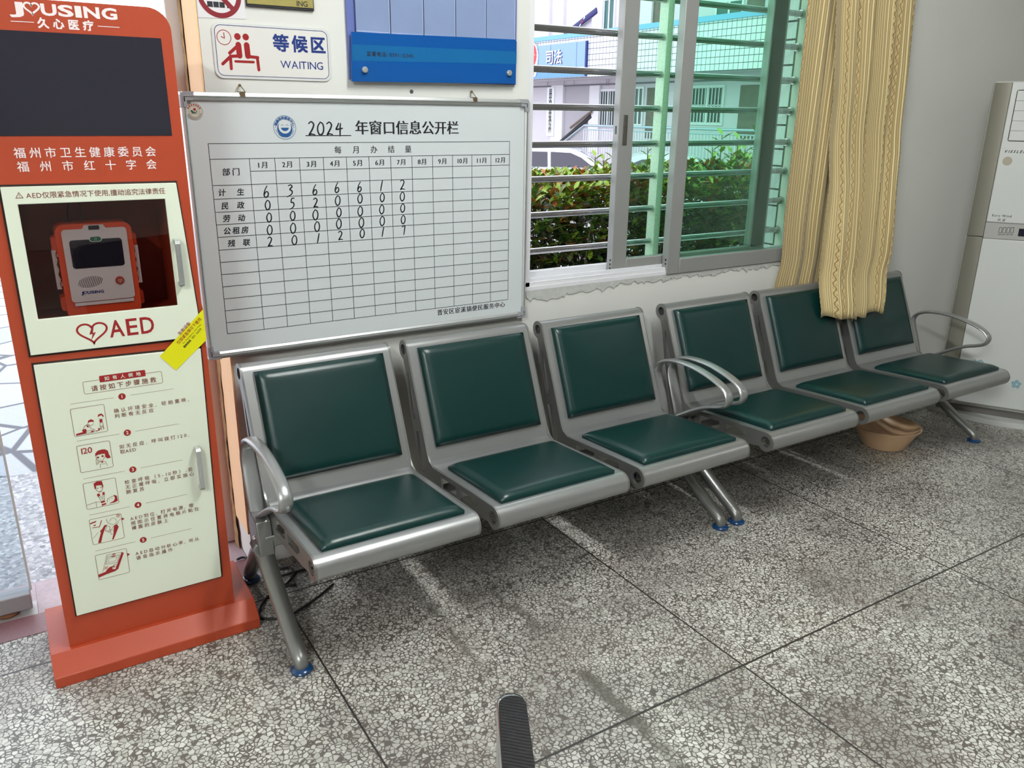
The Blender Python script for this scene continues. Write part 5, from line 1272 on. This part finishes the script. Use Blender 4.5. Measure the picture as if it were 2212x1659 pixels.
# stair flank: dark string and sloping handrail, level railing in front of the windows
def stair_bar(name, p0, p1, m, off, w):
    a, c = fw(p0, off), fw(p1, off); b = MB(); b.tube([(WXB-off, -a[0], a[1]), (WXB-off, -c[0], c[1])], (w, 0.03), None, 8, side=(0, 0, 1)); return b.build(name, m, bd, smooth=False)
stair_bar('stair_string', (1205, 312), (1277, 250), mat('dark_string', rgb(34, 30, 36), 0.6), 0.10, 0.075)
stair_bar('stair_handrail', (1232, 276), (1278, 240), mat('brown_rail', rgb(110, 90, 80), 0.5), 0.16, 0.045)
hb = stair_bar('sloping_banner', (1220, 76), (1289, 22), mat('dark_blue_banner', rgb(40, 36, 104), 0.5), 0.12, 0.095)
S = Sheet(FXN(WXB-0.152)); 
for k in (0.12, 0.56):
    q0, q1 = fw((1220, 76), 0.15), fw((1289, 22), 0.15); u, v = q0[0]+(q1[0]-q0[0])*k, q0[1]+(q1[1]-q0[1])*k
    S.disc(u, v, 0.05, M['redprint']); 
    for s in (-1, 1): S.poly([(u+s*0.07, v+s*0.05), (u+s*0.16, v+s*0.11), (u+s*0.13, v+s*0.15), (u+s*0.05, v+s*0.08)], M['whiteprint'])
S.build('banner_emblems', hb)

rl = thing('yard_railing', 'pale metal railing in front of the office wing', 'railing', (16.35, 14.0, ZG))
RX = 16.35
def fr_(p): q = at(p, 'x', RX); return (q.y, q.z)
ya, za_ = fr_((1262, 271)); yb, _z = fr_((1640, 272)); zb_ = fr_((1300, 335))[1]
b = MB(); b.tube([(RX, ya, za_), (RX, yb, za_)], 0.035, None, 10); b.build('top_rail', M['rail'], rl)
b = MB(); b.tube([(RX, ya, za_-0.12), (RX, yb, za_-0.12)], 0.02, None, 8); b.tube([(RX, ya, ZG+0.10), (RX, yb, ZG+0.10)], 0.02, None, 8); b.build('lower_rail', M['rail'], rl)
q = fr_((1218, 306)); b = MB(); b.tube([(RX, ya, za_), (RX, q[0], q[1])], 0.03, None, 10); b.build('sloping_rail', M['rail'], rl)
nbar = 60; m0 = None
for i in range(nbar):
    y = ya+(yb-ya)*i/(nbar-1)
    if m0 is None:
        b = MB(); b.box((RX-0.012, y-0.012, ZG), (RX+0.012, y+0.012, za_-0.1)); m0 = b.build('baluster', mat('white_baluster', rgb(216, 218, 226), 0.4), rl, smooth=False)
    else:
        c = m0.copy(); COL.objects.link(c); c.location.y = m0.location.y+(y-ya)

# blue office sign on the gallery front
sg = thing('office_sign', 'light blue sign board with white 司法 lettering and red emblem on the gallery', 'sign', (GX-0.03, 20.0, 2.6))
a0, zt = fo((1085, 104)); c0_, zt = fo((1267, 88), 0.05); zb2 = fo((1267, 164), 0.05)[1]
b = MB(); b.prism(rect(a0, zb2, c0_, zt), [], 0.005, 0.06, FXN(GX)); b.build('board', M['signblue'], sg, smooth=False)
b = MB(); b.prism(rect(c0_-0.02, zb2, c0_+0.04, zt), [], 0.004, 0.075, FXN(GX)); b.build('end_strip', M['navy'], sg, smooth=False)
S = Sheet(FXN(GX-0.06))
q = fo((1267, 151), 0.06)[1]; S.rect(a0, q, c0_-0.02, q+0.10, M['whiteprint']); S.rect(a0, zb2, c0_-0.02, zb2+0.20, mat('bright_blue_strip', rgb(100, 150, 222), 0.5))
for px_ in (1189, 1245): u = fo((px_, 120), 0.06)[0]; S.rect(u, zb2+0.20, u+0.02, zt, M['navy'])
S.build('stripes', sg)
for ch, px_ in (('司', (1177, 125)), ('法', (1194.5, 124))):
    u, v = fo(px_, 0.09); h = 0.46; vs, fs = glyph(ch, 0.0); b = MB()
    for dx_, m_, t_ in ((0.018, M['navy'], 0.0), (0.0, M['whiteprint'], 0.02)):
        F = FXN(GX-0.062-t_); b.add([F[0]+F[1]*(u+x*h*1.05+dx_)+F[2]*(v+(y-0.38)*h-dx_) for x, y in vs], fs, m_)
        b.add([F[0]+F[1]*(u+x*h*1.05+dx_+0.02)+F[2]*(v+(y-0.38)*h-dx_+0.015)+F[3]*0.001 for x, y in vs], fs, m_)
    b.build('letter', None, sg, smooth=False)
k_ = 1.42; u, v = fo((1150, 125), 0.09); S = Sheet(FXN(GX-0.075)); ER = mat('emblem_red', rgb(196, 60, 66), 0.5)
S.disc(u, v+0.02*k_, 0.235*k_, M['whiteprint'], 0, 0.30*k_); S.disc(u, v+0.05*k_, 0.165*k_, ER, 1, 0.24*k_)
for dx_, dz_, r in ((0, 0.14, 0.035), (-0.08, 0.06, 0.02), (-0.04, 0.02, 0.02), (0.04, 0.02, 0.02), (0.08, 0.06, 0.02)): S.poly([(u+k_*(dx_+r*(1 if k % 2 == 0 else 0.42)*math.sin(k*PI/5)), v+k_*(dz_+r*(1 if k % 2 == 0 else 0.42)*math.cos(k*PI/5))) for k in range(10)], M['whiteprint'], 2)
for s in (-1, 1):
    for k in range(5): S.poly([(u+k_*s*(0.17+0.01*k), v+k_*(0.20-0.08*k)), (u+k_*s*0.225, v+k_*(0.17-0.08*k)), (u+k_*s*0.18, v+k_*(0.14-0.08*k))], mat('emblem_grey', rgb(150, 150, 160), 0.5), 2)
S.poly([(u-0.20*k_, v-0.30*k_), (u+0.20*k_, v-0.30*k_), (u+0.12*k_, v-0.42*k_), (u-0.12*k_, v-0.42*k_)], M['whiteprint'], 0)
for k in range(4): S.rect(u+k_*(-0.09+k*0.05), v-0.39*k_, u+k_*(-0.07+k*0.05), v-0.32*k_, M['acdark'], 1)
S.build('emblem', sg, 'red emblem with white wreath')
# tall name board and red posters on the wall
nm = thing('name_board', 'tall white name board with black vertical lettering beside the stair', 'sign', (WXB-0.12, 15.6, 0.2))
(a, z1), (c, z0) = fw((1183, 189), 0.12), fw((1195.5, 294), 0.12); b = MB(); b.prism(rect(a, z0, c, z1), [], 0.002, 0.04, FXN(WXB-0.10)); b.build('board', mat('name_board_white', rgb(236, 236, 240), 0.4), nm, smooth=False)
S = Sheet(FXN(WXB-0.14)); s_ = '晋安区司法局宦溪司法所'
for i, ch in enumerate(s_): S.char(ch, (a+c)/2-0.105, z1-0.26-(z1-z0-0.34)*i/(len(s_)-1)+0.04, 0.21, M['black'], 0, 1, 0.02)
S.build('lettering', nm)
ps = thing('red_poster', 'red poster with white portrait panels at the upper left of the window view', 'poster', (WXB-0.02, 18.0, 3.6))
(a, z1), (c, z0) = fw((1118, 28), 0.02), fw((1158, 76), 0.02); b = MB(); b.prism(rect(a, z0, c, z1), [], 0.0, 0.012, FXN(WXB-0.012)); b.build('sheet', mat('poster_red', rgb(206, 48, 40), 0.5), ps, smooth=False)
S = Sheet(FXN(WXB-0.024)); w_ = (c-a)/4
for i in range(4):
    for j in range(2):
        x0 = a+w_*i+w_*0.15; y0_ = z0+(z1-z0)*(0.1+0.47*j); S.rect(x0, y0_, x0+w_*0.7, y0_+(z1-z0)*0.36, M['whiteprint']); S.disc(x0+w_*0.35, y0_+(z1-z0)*0.24, w_*0.16, M['darkglass'], 1, n=10); S.rect(x0+w_*0.18, y0_+(z1-z0)*0.05, x0+w_*0.52, y0_+(z1-z0)*0.14, M['redprint'], 1)
S.build('print', ps)
for (px_, py_), lab in (((1423, 246), 'red diamond paper with white 福 on the dark door across the yard'), ((1438, 22), 'faded red diamond paper with white 福 on the upper door across the yard')):
    u, v = fw((px_, py_), 0.04); fu = thing('door_paper', lab, 'door decoration', (WXB-0.035, -u, v)); r = 0.28
    b = MB(); b.prism([(u-r, v), (u, v-r), (u+r, v), (u, v+r)], [], 0.0, 0.006, FXN(WXB-0.0305)); b.build('paper', mat('door_paper_red', rgb(206, 44, 46), 0.6), fu, smooth=False)
    S = Sheet(FXN(WXB-0.0375)); S.char('福', u-0.15, v-0.115, 0.30, M['whiteprint'], 0, 1, 0.02); S.build('lettering', fu)

# parked cars
def make_car(label, loc, head, body):
    t = thing('car', label, 'car', (loc[0], loc[1], ZG), 'cars parked in the yard')
    d = Vector((math.cos(head), math.sin(head), 0)); sdir = Vector((-d.y, d.x, 0)); O = Vector((loc[0], loc[1], ZG))
    prof = [(-2.20, 0.35), (-2.24, 0.62), (-2.15, 0.90), (-1.70, 1.00), (-1.20, 1.30), (-0.60, 1.45), (0.05, 1.46), (0.55, 1.36), (1.05, 1.06), (1.35, 0.97), (1.90, 0.88), (2.18, 0.72), (2.24, 0.45), (2.18, 0.25), (1.78, 0.25), (1.70, 0.52), (1.40, 0.62), (1.10, 0.52), (1.02, 0.25), (-0.98, 0.25), (-1.06, 0.52), (-1.36, 0.62), (-1.66, 0.52), (-1.74, 0.25), (-2.1, 0.25)]
    pr = [(p.x, p.y) for p in spline([Vector((x, z, 0)) for x, z in prof], 3, closed=True)]
    secs = [(-0.86, 0.10, 0.30), (-0.88, 0.02, 0.26), (-0.80, 0.0, 0.0), (0.80, 0.0, 0.0), (0.88, 0.02, 0.26), (0.86, 0.10, 0.30)]
    def w_at(z, e): return e*(0.865-max(0, z-0.95)*0.42)
    b = MB(); n = len(pr); vs = []
    for e, sh in ((-1, 0.96), (-1, 1.0), (-0.82, 1.012), (0.82, 1.012), (1, 1.0), (1, 0.96)):
        for x, z in pr:
            zz_ = 0.25+(z-0.25)*(sh if abs(e) == 1 and sh < 1 else 1.0)+(0.02 if abs(e) < 1 and z > 0.8 else 0)
            xx = x*(0.985 if sh < 1 else 1.0); vs.append(O+d*xx+sdir*w_at(z, e)*(0.985 if sh < 1 else 1.0)+Vector((0, 0, zz_)))
    fs = []
    for k in range(5):
        for i in range(n): fs.append((k*n+i, k*n+(i+1) % n, (k+1)*n+(i+1) % n, (k+1)*n+i))
    tri = tessellate_polygon([[Vector((x, z, 0)) for x, z in pr]])
    fs += [tuple(t_) for t_ in tri]+[tuple(5*n+i for i in t_) for t_ in tri]
    b.add(vs, fs); o = b.build('body', body, t); fix_normals(o)
    def gl(name, pts, e=None):
        b = MB()
        if e: b.add([O+d*x+sdir*(w_at(z, e)+e*0.006)+Vector((0, 0, z)) for x, z in pts], [tuple(range(len(pts)))])
        else: b.add([O+d*x+sdir*y+Vector((0, 0, z)) for x, y, z in pts], [tuple(range(len(pts)))])
        b.build(name, M['carglass'], t, smooth=False, solid=0.008)
    for e in (-1, 1):
        gl('rear_side_window', [(-1.28, 1.02), (-0.28, 1.02), (-0.30, 1.37), (-0.70, 1.37), (-1.02, 1.25)], e); gl('front_side_window', [(-0.20, 1.02), (0.86, 1.02), (0.55, 1.24), (0.28, 1.35), (-0.22, 1.37)], e)
    gl('windscreen', [(1.10, -0.70, 1.055), (1.10, 0.70, 1.055), (0.53, 0.58, 1.395), (0.53, -0.58, 1.395)]); gl('rear_window', [(-1.70, -0.66, 1.035), (-1.17, -0.60, 1.345), (-1.17, 0.60, 1.345), (-1.70, 0.66, 1.035)])
    for x in (-1.36, 1.40):
        for e in (-1, 1):
            b = MB(); b.lathe([(0.0, 0.10), (0.20, 0.10), (0.21, 0.09), (0.30, 0.09), (0.31, 0.05), (0.31, -0.09), (0.0, -0.09)], O+d*x+sdir*(0.74*e)+Vector((0, 0, 0.311)), None, 24, ax=sdir*e); b.build('wheel', M['rubber'], t)
    return t
c1 = at((1212, 317), 'z', ZG+1.47); make_car('white car with dark side windows straight beyond the open window half', (c1.x, c1.y), math.radians(-38), M['carwhite'])
make_car('silver white car parked in front of another, its windscreen beside the left sash', (c1.x-1.6+0.79*2.2, c1.y-2.05-0.62*2.2), math.radians(142), mat('silver_car_paint', rgb(222, 226, 234), 0.15, coat=0.6, var=0.01))

# hedge right outside the window
LM = [mat('leaf_dark', rgb(44, 66, 34), 0.35, var=0.3, vscale=9), mat('leaf_green', rgb(84, 122, 48), 0.35, var=0.3, vscale=9), mat('leaf_lime', rgb(150, 176, 56), 0.4, var=0.25, vscale=9), mat('leaf_orange', rgb(190, 112, 58), 0.4, var=0.3, vscale=9), mat('leaf_olive', rgb(106, 110, 56), 0.4, var=0.3, vscale=9)]
def leaf(b, p, dirv, up, L, Wd, m):
    t = dirv.normalized(); s = t.cross(up)
    if s.length < 1e-3: s = t.cross(Vector((1, 0, 0)))
    s.normalize(); n = s.cross(t)
    pts = [p, p+t*L*0.3+s*Wd*0.42+n*L*0.05, p+t*L*0.62+s*Wd*0.40+n*L*0.06, p+t*L-n*L*0.05, p+t*L*0.62-s*Wd*0.40+n*L*0.06, p+t*L*0.3-s*Wd*0.42+n*L*0.05, p+t*L*0.5]
    b.add(pts, [(0, 1, 6), (1, 2, 6), (2, 3, 6), (3, 4, 6), (4, 5, 6), (5, 0, 6)], m)
random.seed(21)
def hedge(name, label, x0, x1, y0, y1, zt, n, tops, pal, L0=0.066):
    t = thing(name, label, 'hedge', ((x0+x1)/2, (y0+y1)/2, HB))
    b = MB(); tw = MB(); R = random.random
    def ztop(x, y): return zt+0.022*math.sin(7*x+3*y)+0.014*math.sin(17*x)+(0.022*(x-2.2) if zt < 1.14 else 0)
    for i in range(n):
        x = x0+(x1-x0)*R(); r = R(); top = False
        if r < 0.50: y = y0+0.20*R()**1.6; z = HB+0.05+(ztop(x, y)-HB-0.05)*R()**0.85
        elif r < 0.68: y = y0+(y1-y0)*R(); z = ztop(x, y)-0.10*R()**2; top = True
        else: y = y0+(y1-y0)*R(); z = HB+0.1+(ztop(x, y)-HB-0.1)*R()
        k = 2+int(R()*4)
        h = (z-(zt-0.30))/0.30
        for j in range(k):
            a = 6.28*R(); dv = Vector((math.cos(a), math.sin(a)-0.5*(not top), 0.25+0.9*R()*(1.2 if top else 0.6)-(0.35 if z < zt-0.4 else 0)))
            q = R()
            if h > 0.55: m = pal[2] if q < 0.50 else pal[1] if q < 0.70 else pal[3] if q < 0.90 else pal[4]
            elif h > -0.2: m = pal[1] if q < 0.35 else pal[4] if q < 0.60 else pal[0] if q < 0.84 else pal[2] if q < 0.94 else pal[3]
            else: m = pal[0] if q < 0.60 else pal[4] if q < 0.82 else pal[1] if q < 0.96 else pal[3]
            leaf(b, Vector((x, y, z)), dv, Vector((0, 0, 1)), L0*(0.65+0.6*R()), L0*0.44*(0.7+0.5*R()), m)
    # larger dark leaves added deep inside to close the gaps
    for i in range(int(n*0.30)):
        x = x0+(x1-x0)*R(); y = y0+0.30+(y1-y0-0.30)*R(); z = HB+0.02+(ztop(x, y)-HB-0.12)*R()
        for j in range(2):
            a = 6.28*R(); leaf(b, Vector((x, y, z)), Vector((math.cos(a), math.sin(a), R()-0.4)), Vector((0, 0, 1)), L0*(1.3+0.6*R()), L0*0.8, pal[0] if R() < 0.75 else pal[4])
    b.build('foliage', None, t, smooth=False)
    for i in range(int(n*0.20)):
        x = x0+(x1-x0)*R(); y = y0+0.04+(y1-y0-0.05)*R(); z = HB+(zt-HB-0.25)*R()**0.9; L = 0.25+0.35*R(); a = 6.28*R()
        p0 = Vector((x, y, z)); p2 = p0+Vector((0.16*math.cos(a), 0.10*math.sin(a), L*0.8)); p1 = (p0+p2)/2+Vector((0.05*(R()-.5), 0.05*(R()-.5), 0))
        if p2.z > zt-0.04: continue
        tw.tube([p0, p1, p2], [0.0035, 0.003, 0.0018], None, 4, caps=False)
    for i in range(int((x1-x0)*7)):
        x = x0+(x1-x0)*R(); y = y0+0.12+(y1-y0-0.24)*R(); tw.tube([(x, y, HB-0.02), (x+0.05*(R()-.5), y, 0.35), (x+0.15*(R()-.5), y+0.05*(R()-.5), 0.9)], [0.012, 0.009, 0.005], None, 6, caps=False)
    for px_, py_, hh in tops:
        q = at((px_, py_), 'y', y0+0.25); base = Vector((q.x, q.y, zt-0.12)); tw.tube([base, Vector(q)], [0.004, 0.0025], None, 5)
        for k in range(12):
            f = 0.25+0.75*k/11; a = k*2.4; leaf(SPR, base+(Vector(q)-base)*f, Vector((math.cos(a), math.sin(a), 0.7)), Vector((0, 0, 1)), hh, hh*0.45, pal[2] if k > 6 else pal[1])
    tw.build('twigs', M['bark'], t)
    if tops: SPR.build('shoots', None, t, smooth=False)
SPR = MB()
HB = -0.25
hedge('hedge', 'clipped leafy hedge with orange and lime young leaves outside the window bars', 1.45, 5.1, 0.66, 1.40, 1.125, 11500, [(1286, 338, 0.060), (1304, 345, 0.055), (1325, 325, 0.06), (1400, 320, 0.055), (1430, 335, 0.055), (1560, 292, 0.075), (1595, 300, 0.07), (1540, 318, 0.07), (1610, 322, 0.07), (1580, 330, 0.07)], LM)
SPR = MB(); HB = ZG
hedge('shrub', 'dark green shrub in front of the barred window across the yard', 13.0, 15.6, 7.6, 9.4, 1.15, 1800, [], [LM[0], LM[0], LM[1], LM[0], LM[4]], 0.20)

# white filing cupboard across the room, mirrored in the black screen
fc = thing('filing_cupboard', 'white cupboard with two dark glass doors behind the camera', 'cupboard', (-0.6, YF+0.25, 0))
box('body', (-1.25, YF+0.02, 0.0), (0.05, YF+0.42, 1.95), M['tin'], fc, 0.004)
for i in range(2):
    x0 = -1.22+i*0.64; dr = box('door', (x0, YF+0.42, 0.85), (x0+0.61, YF+0.44, 1.90), M['tin'], fc, 0.003)
    box('glass_pane', (x0+0.09, YF+0.44, 0.95), (x0+0.52, YF+0.443, 1.80), M['darkglass'], dr)
    b = MB(); b.box((x0+(0.55 if i == 0 else 0.04), YF+0.44, 1.30), (x0+(0.57 if i == 0 else 0.06), YF+0.46, 1.42)); b.build('handle', M['alu'], dr)
    box('lower_door', (x0, YF+0.42, 0.08), (x0+0.61, YF+0.44, 0.83), M['tin'], fc, 0.003)
